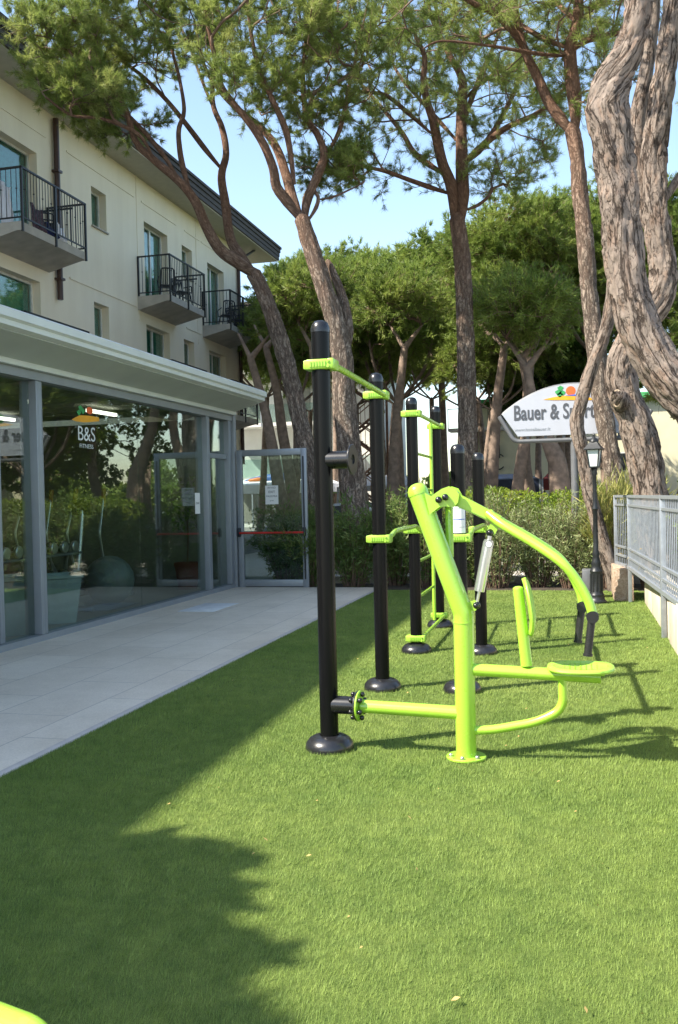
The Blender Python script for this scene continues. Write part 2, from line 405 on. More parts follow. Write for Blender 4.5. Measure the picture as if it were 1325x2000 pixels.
# ------------------------------------------------------------------ ground
TURF_X0, WALLX = -3.20, 0.93
g = G(); g.rng(-400, 400, -60, 900, -.5, -.022); tag(g.build('ground', asphalt), kind='structure')
g = G(); g.rng(TURF_X0, 1.05, -1.5, 15.05, -.02, 0.0); tag(g.build('turf_base', turf_base), kind='structure')
g = G(); g.rng(-5.95, TURF_X0-.065, -1.5, 15.45, -.02, .006); tag(g.build('paving', paving), kind='structure')
g = G(); g.rng(TURF_X0-.062, TURF_X0-.002, -1.5, 15.1, -.02, .010, .003); tag(g.build('path_edging', kerb_m), kind='structure')
g = G(); g.rng(-6.0, 6, 15.1, 16.3, -.02, -.008); tag(g.build('planting_bed', soil), kind='structure')
g = G(); g.rng(-9.0, 9, 16.31, 16.5, -.02, .12, .01); tag(g.build('kerb', kerb_m), kind='structure')
g = G(); g.rng(-9.0, 16, 16.52, 26, -.02, .02); tag(g.build('pavement', kerb_m), kind='structure')
g = G(); g.rng(1.3, 9, 2, 15.0, -.02, .01); tag(g.build('side_path', kerb_m), kind='structure')

# turf blades, thicker on the ground near the camera
def blades():
    V = []; 
    for (y0, y1, dens, L, w) in ((1.8, 3.2, 30000, .017, .0019), (3.2, 4.6, 21000, .018, .0024), (4.6, 7, 13000, .021, .0032), (7, 10.5, 7500, .020, .0048), (10.5, 15.03, 4200, .018, .007)):
        xa = max(TURF_X0, -y1*.72); xb = min(.95, y0*.19+.35 if y1 < 5 else .95)
        n = int((xb-xa)*(y1-y0)*dens)
        p = np.stack([rng.uniform(xa, xb, n), rng.uniform(y0, y1, n), np.zeros(n)], 1)
        a = rng.uniform(0, 2*math.pi, n)
        lean = rng.uniform(0, .75, n)
        # nap of the carpet: blades lean in slow patches
        nap = np.sin(p[:, 0]*1.3+p[:, 1]*.5)*.7 + .8
        dx = np.cos(a)*lean + np.cos(nap)*.2; dy = np.sin(a)*lean + np.sin(nap)*.2
        pt = np.sin(p[:, 0]*9+2*np.sin(p[:, 1]*5))*np.sin(p[:, 1]*11+2*np.sin(p[:, 0]*7)); pt2 = np.sin(p[:, 0]*23+3*np.sin(p[:, 1]*13))*np.sin(p[:, 1]*27+2*np.sin(p[:, 0]*19))
        dx = dx+.22*pt; dy = dy+.22*pt2
        ll = L*rng.uniform(.6, 1.25, n)*(1+.12*pt+.12*pt2)
        tip = p + np.stack([dx*ll, dy*ll, ll], 1)
        s = np.stack([-np.sin(a), np.cos(a), np.zeros(n)], 1)*(w*rng.uniform(.5, 1, n))[:, None]*.5
        V.append(np.stack([p-s, p+s, tip], 1))
    V = np.concatenate(V).reshape(-1, 3); F = np.arange(len(V)).reshape(-1, 3)
    tag(npmesh('grass', V, F, turf_blade), 'short artificial grass pile of the turf', 'grass', kind='stuff')
blades()
# litter on the turf
V = []; F = []
for i in range(90):
    y = 2.4+rng.random()**1.6*9; x = rng.uniform(max(-3.1, -y*.5), .7); a = rng.uniform(0, 6.28); l = rng.uniform(.006, .014)*(1.3 if i % 8 == 0 else 1); w = l*rng.uniform(.2, .5)
    c_ = np.array([x, y, .024]); u = np.array([math.cos(a), math.sin(a), .3])*l; v = np.array([-math.sin(a), math.cos(a), .1])*w; k = len(V)
    V += [c_-u, c_-v*1, c_+u, c_+v+np.array([0, 0, .004])]; F.append([k, k+1, k+2, k+3])
tag(npmesh('leaf_litter', np.array(V), np.array(F), drygrass), 'small dry leaf scraps scattered on the turf', 'litter', kind='stuff')
g = G(); g.rng(-5.42, -4.88, 11.95, 12.95, .008, .014, .002); o = g.build('access_cover', simple('pale_hatch', (.72, .72, .70), .85, 0, 0, .1, 8, .1, 60, .1), loc=(-5.15, 12.45, .008))
tag(o, 'pale flat access cover set into the stone paving', 'hatch')

# ------------------------------------------------------------------ main hotel building
HX = -13.0
hotel = thing('hotel_building', (HX, 16, 0), 'cream three storey hotel with dark eaves and iron balconies', 'building')
HY0, HY1, HZ = -2.0, 35.27, 12.0
UP = [(17.9, 20.87, 7.97, 10.44), (23.58, 24.43, 9.40, 10.50), (26.86, 28.60, 7.97, 10.44), (29.76, 30.65, 9.40, 10.45), (32.06, 33.71, 7.97, 10.40)]
LO = [(a, b, c-3.25, d-3.25) for a, b, c, d in UP]
XT = [(3.5, 6.4, 7.97, 10.44), (9.5, 12.4, 7.97, 10.44), (3.5, 6.4, 4.72, 7.19), (9.5, 12.4, 4.72, 7.19)]
OP = UP + LO + XT
ys = sorted({HY0, HY1} | {v for o_ in OP for v in o_[:2]}); zs = sorted({0, HZ} | {v for o_ in OP for v in o_[2:]})
V = []; F = []
def quad(p): k = len(V); V.extend(p); F.append([k, k+1, k+2, k+3])
for a, b in zip(ys[:-1], ys[1:]):
    for c_, d in zip(zs[:-1], zs[1:]):
        m_ = ((a+b)/2, (c_+d)/2)
        if not any(o_[0] < m_[0] < o_[1] and o_[2] < m_[1] < o_[3] for o_ in OP):
            quad([(HX, a, c_), (HX, b, c_), (HX, b, d), (HX, a, d)])
RD = .30
for a, b, c_, d in OP:
    quad([(HX, a, c_), (HX, a, d), (HX-RD, a, d), (HX-RD, a, c_)]); quad([(HX, b, c_), (HX-RD, b, c_), (HX-RD, b, d), (HX, b, d)])
    quad([(HX, a, d), (HX, b, d), (HX-RD, b, d), (HX-RD, a, d)]); quad([(HX, a, c_), (HX-RD, a, c_), (HX-RD, b, c_), (HX, b, c_)])
quad([(HX, HY1, 0), (HX-12, HY1, 0), (HX-12, HY1, HZ), (HX, HY1, HZ)]); quad([(HX, HY0, 0), (HX, HY0, HZ), (HX-12, HY0, HZ), (HX-12, HY0, 0)])
quad([(HX-12, HY0, 0), (HX-12, HY0, HZ), (HX-12, HY1, HZ), (HX-12, HY1, 0)])
npmesh('wall', np.array(V, float), np.array(F), facade, hotel)
# shallow raised panels of render, with a groove line between storeys
gr = simple('groove_shadow_render', (.40, .35, .27), .9)
g = G()
for z in (7.60, 10.98):
    for a, b in ((15.2, 21.3), (22.3, 26.2), (26.7, 29.3), (30.0, 31.3), (31.5, 35.0)): g.rng(HX+.003, HX+.022, a, b, z, z+.05)
for y in (21.75, 26.35, 31.0): g.rng(HX+.003, HX+.016, y, y+.05, 7.2, 11.7)
g.build('wall_relief', facade, hotel)
for a, b, c_, d in OP:
    X0 = HX-RD+.02; small = b-a < 1
    g = G(); e = .06
    g.rng(X0, X0+.06, a+.005, a+.005+e, c_, d-.005); g.rng(X0, X0+.06, b-e-.005, b-.005, c_, d-.005)
    g.rng(X0, X0+.06, a+e+.008, b-e-.008, d-e-.005, d-.005); g.rng(X0, X0+.06, a+e+.008, b-e-.008, c_+.005, c_+e)
    if not small: g.rng(X0, X0+.058, (a+b)/2-.05, (a+b)/2+.05, c_+e+.002, d-e-.008)
    w = g.build('window', winframe, hotel)
    g = G(); g.rng(X0+.02, X0+.03, a+e, b-e, c_+e, d-e); g.build('pane', glass_win, w)
    g = G(); n_ = max(6, int((b-a)/.09))
    V = []; F = []
    for i in range(n_+1):
        yy = a+e+(b-a-2*e)*i/n_; xx = X0-.06+(.02 if i % 2 else -.02); V += [(xx, yy, c_+.02), (xx, yy, d-.02)]
        if i: F.append([2*i-2, 2*i, 2*i+1, 2*i-1])
    npmesh('curtain', np.array(V), np.array(F), curtain, w)
    if small: g = G(); g.rng(HX-RD+.1, HX+.06, a-.04, b+.04, c_-.045, c_-.003, .004); g.build('sill', concrete, w)
# roof with deep eave
EX = -12.0
g = G(); g.poly([(EX, HY0-2, 11.74), (EX, HY0-2, 12.27), (HX-6, HY0-2, 14.6), (HX-13, HY0-2, 12.2), (HX-13, HY0-2, 11.74)], (0, HY1+4.4-HY0, 0))
rf = g.build('roof', roofcol, hotel)
g = G()
for k, (x, z0, z1) in enumerate(((EX+.004, 11.74, 11.90), (EX+.03, 11.90, 12.06), (EX+.07, 12.06, 12.20), (EX+.12, 12.20, 12.29))):
    g.rng(EX-.3, x, HY0-2.02-.01*k, HY1+2.42+.01*k, z0+.001, z1)
g.build('fascia', eave_m, rf)
g = G(); g.rng(HX-12.9, EX-.05, HY0-1.98, HY1+2.38, 11.70, 11.735); g.build('soffit', soff2, rf)
g = G()
for y in (21.75,):
    g.tube([(HX+.10, y-.1, 11.6), (HX+.10, y-.1, 6.9)], .075, 14)
    for z in (10.2, 7.4, 8.6): g.rng(HX+.0, HX+.2, y-.2, y-.0, z, z+.06)
g.build('downpipe', pvc_dark, hotel)
g = G(); g.tube([(HX+.09, HY1-.12, 11.6), (HX+.09, HY1-.12, 3)], .07, 14); g.build('downpipe', pvc_dark, hotel)
g = G(); g.tube(fillet([(HX+.1, HY1-.5, 11.2), (HX+.35, HY1-.3, 11.25), (HX+.6, HY1+.4, 11.7)], .2), .05, 10); g.build('downpipe_elbow', iron, hotel)
# balconies
BX = -11.93
def balcony(y0, y1, zt, extra=True):
    z0 = zt-.30
    g = G(); g.poly([(HX-.0+.002, y0, z0-.12), (BX-.12, y0, z0+.10), (BX, y0, z0+.10), (BX, y0, zt), (HX+.002, y0, zt)], (0, y1-y0, 0))
    sl_ = g.build('balcony_slab', concrete, hotel)
    g = G(); zr = zt+1.22; x = BX+.015; 
    for (a, b) in (((HX+.03, y0+.03), (x, y0+.03)), ((x, y0+.03), (x, y1-.03)), ((x, y1-.03), (HX+.03, y1-.03))):
        a = Vector((*a, 0)); b = Vector((*b, 0)); L = (b-a).length
        g.box((a+b)/2+Vector((0, 0, zr)), ((.05 if abs(a.x-b.x) < .01 else L+.05), (.05 if abs(a.y-b.y) < .01 else L-.06), .04))
        g.box((a+b)/2+Vector((0, 0, zt+.10)), ((.03 if abs(a.x-b.x) < .01 else L), (.03 if abs(a.y-b.y) < .01 else L-.06), .03))
        n_ = int(L/.12)
        for i in range(1, n_):
            p = a.lerp(b, i/n_); g.cyl(p+Vector((0, 0, zt+.1)), p+Vector((0, 0, zr)), .009, 6)
            if i % 3 == 1: g.sphere(p+Vector((0, 0, zt+.75)), .022, 8)
    for p in ((x, y0+.03), (x, y1-.03), (x, (y0+y1)/2), (HX+.03, y0+.03), (HX+.03, y1-.03)):
        g.rng(p[0]-.025, p[0]+.025, p[1]-.025, p[1]+.025, zt-.22, zr)
    # lower privacy rail near the far end
    if extra:
        g.rng(BX-.9, BX-.0, y1-.62, y1-.58, zt+.93, zt+.97)
        for k in range(8): g.cyl((BX-.9+.12*k, y1-.6, zt+.05), (BX-.9+.12*k, y1-.6, zt+.93), .008, 5)
    g.build('railing', iron, sl_)
for y0, y1 in ((18.45, 21.3), (26.3, 29.1), (31.45, 34.2)):
    balcony(y0, y1, 7.95); balcony(y0, y1, 4.70, False)
for y0, y1 in ((3.3, 6.6), (9.3, 12.6)): balcony(y0, y1, 7.95, False)
# things on the balconies
def chair(x, y, z, rz, label, group='black plastic chairs on the balconies'):
    r_ = thing('plastic_chair', (x, y, z), label, 'chair', group)
    M = Matrix.Translation((x, y, z)) @ Matrix.Rotation(rz, 4, 'Z')
    def bl(g, n): g.mat4(M); g.build(n, plastic_black, r_)
    g = G(); g.box((0, 0, .42), (.46, .44, .035), None, .012); bl(g, 'seat')
    for sx in (-1, 1):
        for sy in (-1, 1):
            g = G(); g.tube([(sx*.19, sy*.18, .41), (sx*.25, sy*.25, 0)], [.022, .018], 8); bl(g, 'leg')
        g = G(); g.tube(fillet([(sx*.25, -.2, .40), (sx*.27, -.2, .64), (sx*.27, .22, .66)], .06), .018, 8); bl(g, 'armrest')
    g = G()
    g.tube(fillet([(-.21, .2, .42), (-.2, .32, .92), (.2, .32, .92), (.21, .2, .42)], .1), .022, 8)
    for k in range(5): g.tube([(-.13+.065*k, .21, .44), (-.13+.065*k, .31, .9)], .014, 6)
    bl(g, 'backrest'); return r_
chair(-12.35, 27.05, 7.95, R(-150), 'black plastic chair, left one on the balcony above the glass annex middle')
chair(-12.3, 28.05, 7.95, R(60), 'black plastic chair, right one of the pair on the middle balcony')
chair(-12.3, 32.1, 7.95, R(-140), 'black plastic chair, left one on the balcony at the building corner')
chair(-12.3, 33.0, 7.95, R(60), 'black plastic chair, right one on the balcony at the building corner')
chair(-12.4, 20.2, 7.95, R(120), 'black plastic chair behind towels on the balcony at the photo edge')
def cloth(name, x, y0, y1, ztop, zbot, mat, label, depth=.25):
    n = 14; m = 10; V = []; F = []
    for i in range(n+1):
        for j in range(m+1):
            u = i/n; v = j/m
            yy = y0+(y1-y0)*u + .04*math.sin(v*7+u*3); zz = ztop+(zbot-ztop)*v + .05*math.sin(u*6)*(1-v)
            xx = x + depth*math.sin(u*math.pi)*(v-.4) + .04*math.sin(u*19+v*2)
            V.append((xx, yy, zz))
    for i in range(n):
        for j in range(m): a = i*(m+1)+j; F.append([a, a+m+1, a+m+2, a+1])
    o_ = npmesh(name, np.array(V), np.array(F), mat, loc=((x), y0, zbot), smooth=True)
    md = o_.modifiers.new('s', 'SOLIDIFY'); md.thickness = .012
    return tag(o_, label, 'towel', 'towels drying on the balcony')
cloth('towel', -12.55, 18.55, 19.0, 8.95, 7.98, towel_w, 'white towel hanging inside the iron balcony rail', .1)
cloth('towel', -12.15, 19.2, 19.7, 8.6, 7.98, towel_p, 'dark patterned towel beside the white one on the balcony', .3)
cloth('towel', -12.1, 19.75, 20.15, 8.3, 7.98, towel_b, 'navy towel draped low behind the balcony rail', .3)
cloth('towel', -12.1, 20.2, 20.55, 8.4, 7.98, towel_w, 'pale towel folded over at the far end of the balcony', .2)

# ------------------------------------------------------------------ glass gym annex
GX = -5.95
gym = thing('gym_annex', (GX, 9, 0), 'single storey glass fronted gym annex with pale metal canopy', 'building')
GY0, GY1 = -1.0, 15.42
g = G()
pr_ = [(-13+.01, 3.30), (-13+.01, 3.46), (-5.23, 3.46), (-5.20, 3.44), (-5.20, 3.36), (-5.24, 3.34), (-5.24, 3.29), (-5.30, 3.27), (-5.78, 3.13), (-5.78, 3.06), (-5.90, 3.06), (-5.90, 3.30)]
g.poly([(x, GY0-.5, z) for x, z in pr_], (0, GY1+.5-GY0+.02, 0))
g.build('canopy', canopy_m, gym)
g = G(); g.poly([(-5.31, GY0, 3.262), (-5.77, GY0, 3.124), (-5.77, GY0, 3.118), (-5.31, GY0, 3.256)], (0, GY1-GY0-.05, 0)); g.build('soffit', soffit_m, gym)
g = G(); g.rng(GX-.10, GX+.10, GY0, GY1-.02, 2.96, 3.055); g.build('head_rail', frame_grey, gym)
g = G(); g.rng(GX-.10, GX+.09, GY0, GY1-.02, .0, .075); g.build('threshold', frame_grey, gym)
def mull(y, w=.14, d=.22):
    g = G(); g.rng(GX-.13, GX-.13+d, y-w/2, y-.012, .077, 2.958, .006); g.rng(GX-.13, GX-.14+d, y+.0, y+w/2, .077, 2.958, .006); g.build('mullion', frame_grey, gym)
for y in (4.1, 9.33, 14.33, 15.32): mull(y)
mull(8.62, .09, .16)
g = G(); g.rng(GX-.06, GX+.04, 14.41, 15.24, 2.28, 2.36); g.build('transom', frame_grey, gym)
def pane(y0, y1, z0=.08, z1=2.955): g = G(); g.rng(GX-.012, GX, y0, y1, z0, z1); return g.build('glass_pane', glass_gym, gym)
pane(GY0, 4.02); pane(4.18, 6.35); pane(6.37, 8.56); pane(8.68, 9.25); pa = pane(9.41, 11.93); pane(11.94, 14.25); pane(14.41, 15.24, .08, 2.277); pane(14.41, 15.24, 2.363, 2.955)
# dark side and back walls, ceiling, floor
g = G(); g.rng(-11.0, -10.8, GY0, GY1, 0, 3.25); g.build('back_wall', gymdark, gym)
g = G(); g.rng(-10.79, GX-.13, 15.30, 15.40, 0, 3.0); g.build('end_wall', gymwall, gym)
g = G(); g.rng(-10.79, GX-.13, GY0, GY0+.1, 0, 3.0); g.build('end_wall', gymwall, gym)
g = G(); g.rng(-10.79, GX-.13, GY0+.11, 15.29, -.01, .03); g.build('gym_floor', gymfloor, gym)
g = G(); g.rng(-10.79, GX-.13, GY0+.11, 15.29, 3.10, 3.14)
for y in np.arange(0, 15, .6): g.rng(-10.7, GX-.2, y, y+.02, 3.09, 3.105)
g.build('ceiling', gymceil, gym)
for x, y in ((-7.4, 6.6), (-7.4, 8.6), (-9.2, 10.4), (-9.2, 13.4), (-7.3, 13.4)):
    g = G(); g.rng(x-.03, x+.03, y-.45, y+.45, 2.98, 3.03); l_ = g.build('strip_light', strip_m, loc=(x, y, 2.98))
    tag(l_, 'white strip lamp '+('in the left bay' if y < 7 else 'just inside the glass by the left mullion' if x > -8 and y < 12 else 'above the training bench' if y < 12 else 'in the far right corner by the glass' if x > -8 else 'deep in the far corner')+' of the gym ceiling', 'ceiling lamp', 'strip lamps under the gym ceiling')
# open glazed exit door, square to the facade
DY = 15.47
door = thing('glass_door', (-5.80, DY, 0), 'open grey framed glass exit door with a red push bar', 'door')
x0, x1, zt = -5.80, -4.51, 2.44
g = G(); g.rng(x0, x0+.10, DY-.03, DY+.03, .0, zt, .006); g.rng(x1-.10, x1, DY-.03, DY+.03, 0, zt, .006)
g.rng(x0+.101, x1-.101, DY-.029, DY+.029, zt-.11, zt, .004); g.rng(x0+.101, x1-.101, DY-.029, DY+.029, .02, .14, .004)
g.build('frame', frame_grey, door)
g = G(); g.rng(x0+.10, x1-.10, DY-.006, DY+.006, .14, zt-.11); g.build('pane', glass_door, door)
g = G(); g.rng(x1-.065, x1-.045, DY-.05, DY-.031, .15, 2.3); g.rng(x1-.08, x1-.03, DY-.09, DY-.03, .90, 1.06, .01); g.rng(x0+.01, x0+.06, DY-.09, DY-.03, .90, 1.06, .01); g.build('lock_box', plastic_black, door)
g = G(); g.tube([(x0+.05, DY-.085, .97), (x1-.06, DY-.085, .97)], .018, 12); g.build('push_bar', red, door)
g = G(); g.rng(-5.28, -5.04, DY-.010, DY-.007, 1.47, 1.80); no = g.build('notice', paper, door)
for k, (tx, sz) in enumerate((('AVVISO', .045), ('EXIT', .06), ('PALESTRA', .045), ('grazie', .03))):
    lettering('notice_text', tx, sz, plane_facing((-5.16, DY-.0125, 1.76-.075*k), (1, 0, 0)), ink, no, .0004)
# post at the facade corner + cap
g = G(); g.rng(-5.94, -5.82, 15.40, 15.52, 0, 3.05, .005); g.build('corner_post', frame_grey, gym)

# prints on the glass: round logo, initials
gl = thing('window_logo', (GX+.004, 10.0, 2.1), 'coloured island logo with grey B&S letters printed on the glass', 'decal')
def yz(pts): return [(GX+.002, y, z) for y, z in pts]
def blob(y, z, ry, rz, n=20, wob=.0): return [(y+ry*math.cos(a)*(1+wob*math.sin(3*a)), z+rz*math.sin(a)*(1+wob*math.cos(4*a))) for a in np.linspace(0, 2*math.pi, n, endpoint=False)]
LY, LZ = 10.42, 2.20
def lp(px, py): q = aX(px, py, GX); return (q[1], q[2])
cy, cz = lp(168, 815)
g = G(); g.poly(yz([lp(140, 819), lp(155, 811), lp(175, 812), lp(193, 815), lp(194, 823), lp(165, 825), lp(148, 823)]), (.002, 0, 0)); g.build('island', sign_sand, gl)
c1 = lp(175, 802); g = G(); g.poly(yz(blob(c1[0], c1[1], .08, .045)), (.002, 0, 0)); g.build('sun_disc', sign_orange, gl)
g = G()
for q in ((157, 797), (162, 803), (154, 806)):
    c1 = lp(*q); g.poly(yz(blob(c1[0], c1[1], .045, .032, wob=.2)), (.002, 0, 0))
g.build('tree_mark', sign_green, gl)
c1 = lp(169, 849); M = plane_facing((GX+.003, c1[0], c1[1]), (0, 1, 0)); lettering('initials', 'B&S', .26, M, decal_w, gl, .001, 1.05)
c1 = lp(169, 872); M = plane_facing((GX+.003, c1[0], c1[1]), (0, 1, 0)); lettering('caption', 'FITNESS', .075, M, decal_w, gl, .001, 1.3)
q = lp(386, 983); g = G(); g.rng(GX+.001, GX+.003, q[0]-.10, q[0]+.10, q[1]-.17, q[1]+.17); pp = g.build('notice', paper, loc=(GX, q[0], q[1])); tag(pp, 'small white paper notice taped to the glass by the mullion', 'notice')
lettering('notice_text', 'ORARI', .05, plane_facing((GX+.0036, q[0], q[1]), (0, 1, 0)), ink, pp, .0003)

# gym equipment inside
ORD = ['first', 'second', 'third', 'fourth', 'fifth', 'sixth', 'seventh']
def rack(y, label):
    r_ = thing('dumbbell_rack', (-6.9, y, .03), label, 'weight rack')
    g = G()
    for yy in (y-.9, y+.9):
        g.tube([(-7.1, yy, .03), (-6.95, yy, 1.0)], .03, 8); g.rng(-7.3, -6.6, yy-.03, yy+.03, .03, .08)
    for z in (.45, .85): g.rng(-7.1, -6.75, y-.95, y+.95, z, z+.03)
    g.build('frame', steel_post, r_)
    k = 0
    for z in (.48, .88):
        for yy in np.arange(y-.8, y+.85, .27):
            k += 1; d = thing('dumbbell', (-6.92, yy, z+.08), ORD[(k-1) % 7]+' dumbbell from the near end on the '+('lower' if z < .6 else 'upper')+' shelf of the rack', 'dumbbell', 'dumbbells on the rack')
            g = G(); g.cyl((-7.03, yy, z+.08), (-6.81, yy, z+.08), .015, 8); g.build('handle', silver, d)
            for sx in (-7.05, -6.83): g = G(); g.lathe([(.01, 0), (.075, .005), (.08, .02), (.08, .045), (.07, .055), (.01, .06)], (sx, yy, z+.08), 16, (1, 0, 0)); g.build('weight', iron if sx < -7 else silver, d)
rack(aX(70, 1095, -6.9)[1], 'dumbbell rack just behind the glass at the left mullion'); 
def tub(x, y, s, label):
    g = G(); g.lathe([(.01, 0), (.20*s, 0), (.27*s, .42*s), (.29*s, .43*s), (.29*s, .46*s), (.25*s, .46*s), (.24*s, .42*s), (.01, .40*s)], (x, y, .03), 4, sm=False)
    o_ = g.build('plastic_tub', tub_m, loc=(x, y, .03)); tag(o_, label, 'tub')
tub(-6.5, aX(112, 1190, -6.5)[1], 1.35, 'pale square plastic tub on the floor right of the mullion'); tub(-6.55, aX(8, 1190, -6.55)[1], 1.5, 'pale square plastic tub below the dumbbell rack')
g = G(); by = aX(215, 1160, -6.75)[1]; g.sphere((-6.75, by, .03+.37), .37, 32); tag(g.build('exercise_ball', ball_m, loc=(-6.75, by, .03)), 'large grey exercise ball behind the glass', 'ball')
def trainer(x, y, label):
    r_ = thing('cross_trainer', (x, y, .03), label, 'exercise machine')
    g = G(); g.rng(x-.25, x+.25, y-.8, y+.8, .03, .1, .01); g.tube([(x, y-.6, .1), (x, y-.35, 1.45)], .04, 10); g.tube([(x, y+.6, .1), (x, y+.2, .6)], .04, 10); g.build('frame', silver, r_)
    for s_ in (-1, 1):
        g = G(); g.tube(fillet([(x+s_*.25, y-.1, .3), (x+s_*.28, y-.35, 1.1), (x+s_*.24, y-.1, 1.75)], .1), .02, 8); g.build('arm', silver, r_)
        g = G(); g.tube([(x+s_*.25, y-.16, 1.5), (x+s_*.24, y-.1, 1.78)], .035, 8); g.build('arm_pad', orange_pad, r_)
        g = G(); g.rng(x+s_*.2-.08, x+s_*.2+.08, y-.1, y+.3, .3+.1*s_, .34+.1*s_); g.build('pedal', plastic_black, r_)
    g = G(); g.box((x, y-.35, 1.5), (.35, .06, .25), None, .02); g.build('console', plastic_black, r_)
trainer(-7.3, aX(185, 1050, -7.3)[1], 'cross trainer with amber pads standing inside the glass'); trainer(-8.3, 13.2, 'second cross trainer deeper in the gym'); trainer(-8.6, 7.0, 'cross trainer far left inside the gym')
# benches
g = G(); g.rng(-8.6, -8.2, 11.2, 12.4, .45, .55, .02); g.rng(-8.45, -8.35, 11.3, 11.4, .03, .45); g.rng(-8.45, -8.35, 12.2, 12.3, .03, .45); tag(g.build('weight_bench', plastic_black, loc=(-8.4, 11.8, .03)), 'low black training bench inside the gym', 'bench')

# ------------------------------------------------------------------ leaf scatter
def unit(n):
    v = rng.normal(size=(n, 3)); return v/np.linalg.norm(v, axis=1)[:, None]
def tufts(P, D, per, L, w, spread=.75):
    """needles: (n,3) points, (n,3) directions -> triangle verts"""
    n = len(P); P = np.repeat(P, per, 0); D = np.repeat(D, per, 0)
    d = D*(1-spread*.35) + unit(n*per)*spread; d /= np.linalg.norm(d, axis=1)[:, None]
    l_ = L*rng.uniform(.55, 1.15, n*per)[:, None]; P = P + unit(n*per)*L*.18
    s = np.cross(d, unit(n*per)); s /= np.linalg.norm(s, axis=1)[:, None]+1e-9
    s *= w*.5
    V = np.stack([P-s, P+s, P+d*l_], 1).reshape(-1, 3); return V, np.arange(len(V)).reshape(-1, 3)
def leaves(P, D, per, L, w, spread=.6, droop=0.0):
    n = len(P); P = np.repeat(P, per, 0); D = np.repeat(D, per, 0)
    d = D*(1-spread*.3) + unit(n*per)*spread; d[:, 2] -= droop; d /= np.linalg.norm(d, axis=1)[:, None]
    l_ = L*rng.uniform(.5, 1.15, n*per)[:, None]; P = P+unit(n*per)*.03
    s = np.cross(d, unit(n*per)); s /= np.linalg.norm(s, axis=1)[:, None]+1e-9
    nn = np.cross(d, s)
    s = s*(w*.5)*rng.uniform(.7, 1.1, n*per)[:, None]
    V = np.stack([P, P+d*l_*.5+s+nn*w*.12, P+d*l_, P+d*l_*.5-s+nn*w*.12], 1).reshape(-1, 3); return V, np.arange(len(V)).reshape(-1, 4)

# ------------------------------------------------------------------ trees
def resample(P, Rr, step):
    P = [Vector(p) for p in P]; out = [P[0]]; ro = [Rr[0]]
    for i in range(len(P)-1):
        a = P[max(i-1, 0)]; b = P[i]; c = P[i+1]; d = P[min(i+2, len(P)-1)]; L = (c-b).length; n = max(1, int(L/step))
        for k in range(1, n+1):
            t_ = k/n; t2 = t_*t_; t3 = t2*t_
            out.append(.5*((2*b)+(-a+c)*t_+(2*a-5*b+4*c-d)*t2+(-a+3*b-3*c+d)*t3)); ro.append(Rr[i]*(1-t_)+Rr[i+1]*t_)
    return out, ro
def limb_mesh(P, Rr, sides, amp, seed):
    pts, fr = frames(P); V = []; UV = []; Lc = 0; n = sides
    for i, (p, (u, w, t_), r_) in enumerate(zip(pts, fr, Rr)):
        if i: Lc += (p-pts[i-1]).length
        for k in range(n+1):
            a = 2*math.pi*k/n; ca, sa = math.cos(a), math.sin(a)
            q = Vector((ca*1.3+seed, sa*1.3, Lc*.9))
            rr = r_*(1+.10*noise.noise(q*1.3)+.04*noise.noise(q*3.7))
            if amp:
                qq = Vector((ca*r_*8+seed, sa*r_*8, Lc*1.9)); qq += noise.noise_vector(qq*1.1)*.55
                e = min(abs(noise.noise(qq*.62))*3.2, abs(noise.noise(qq*1.25+Vector((9, 3, 1))))*3.6+.1); e = min(1, e); e = e*e*(3-2*e)
                rr += amp*(e-1)*1.15 + amp*.35*noise.noise(qq*3.1)
            V.append(p+(u*ca+w*sa)*rr); UV.append((a*max(r_, .04)*1.0, Lc))
    m = len(pts); F = [(i*(n+1)+k, i*(n+1)+k+1, (i+1)*(n+1)+k+1, (i+1)*(n+1)+k) for i in range(m-1) for k in range(n)]
    return V, F, UV
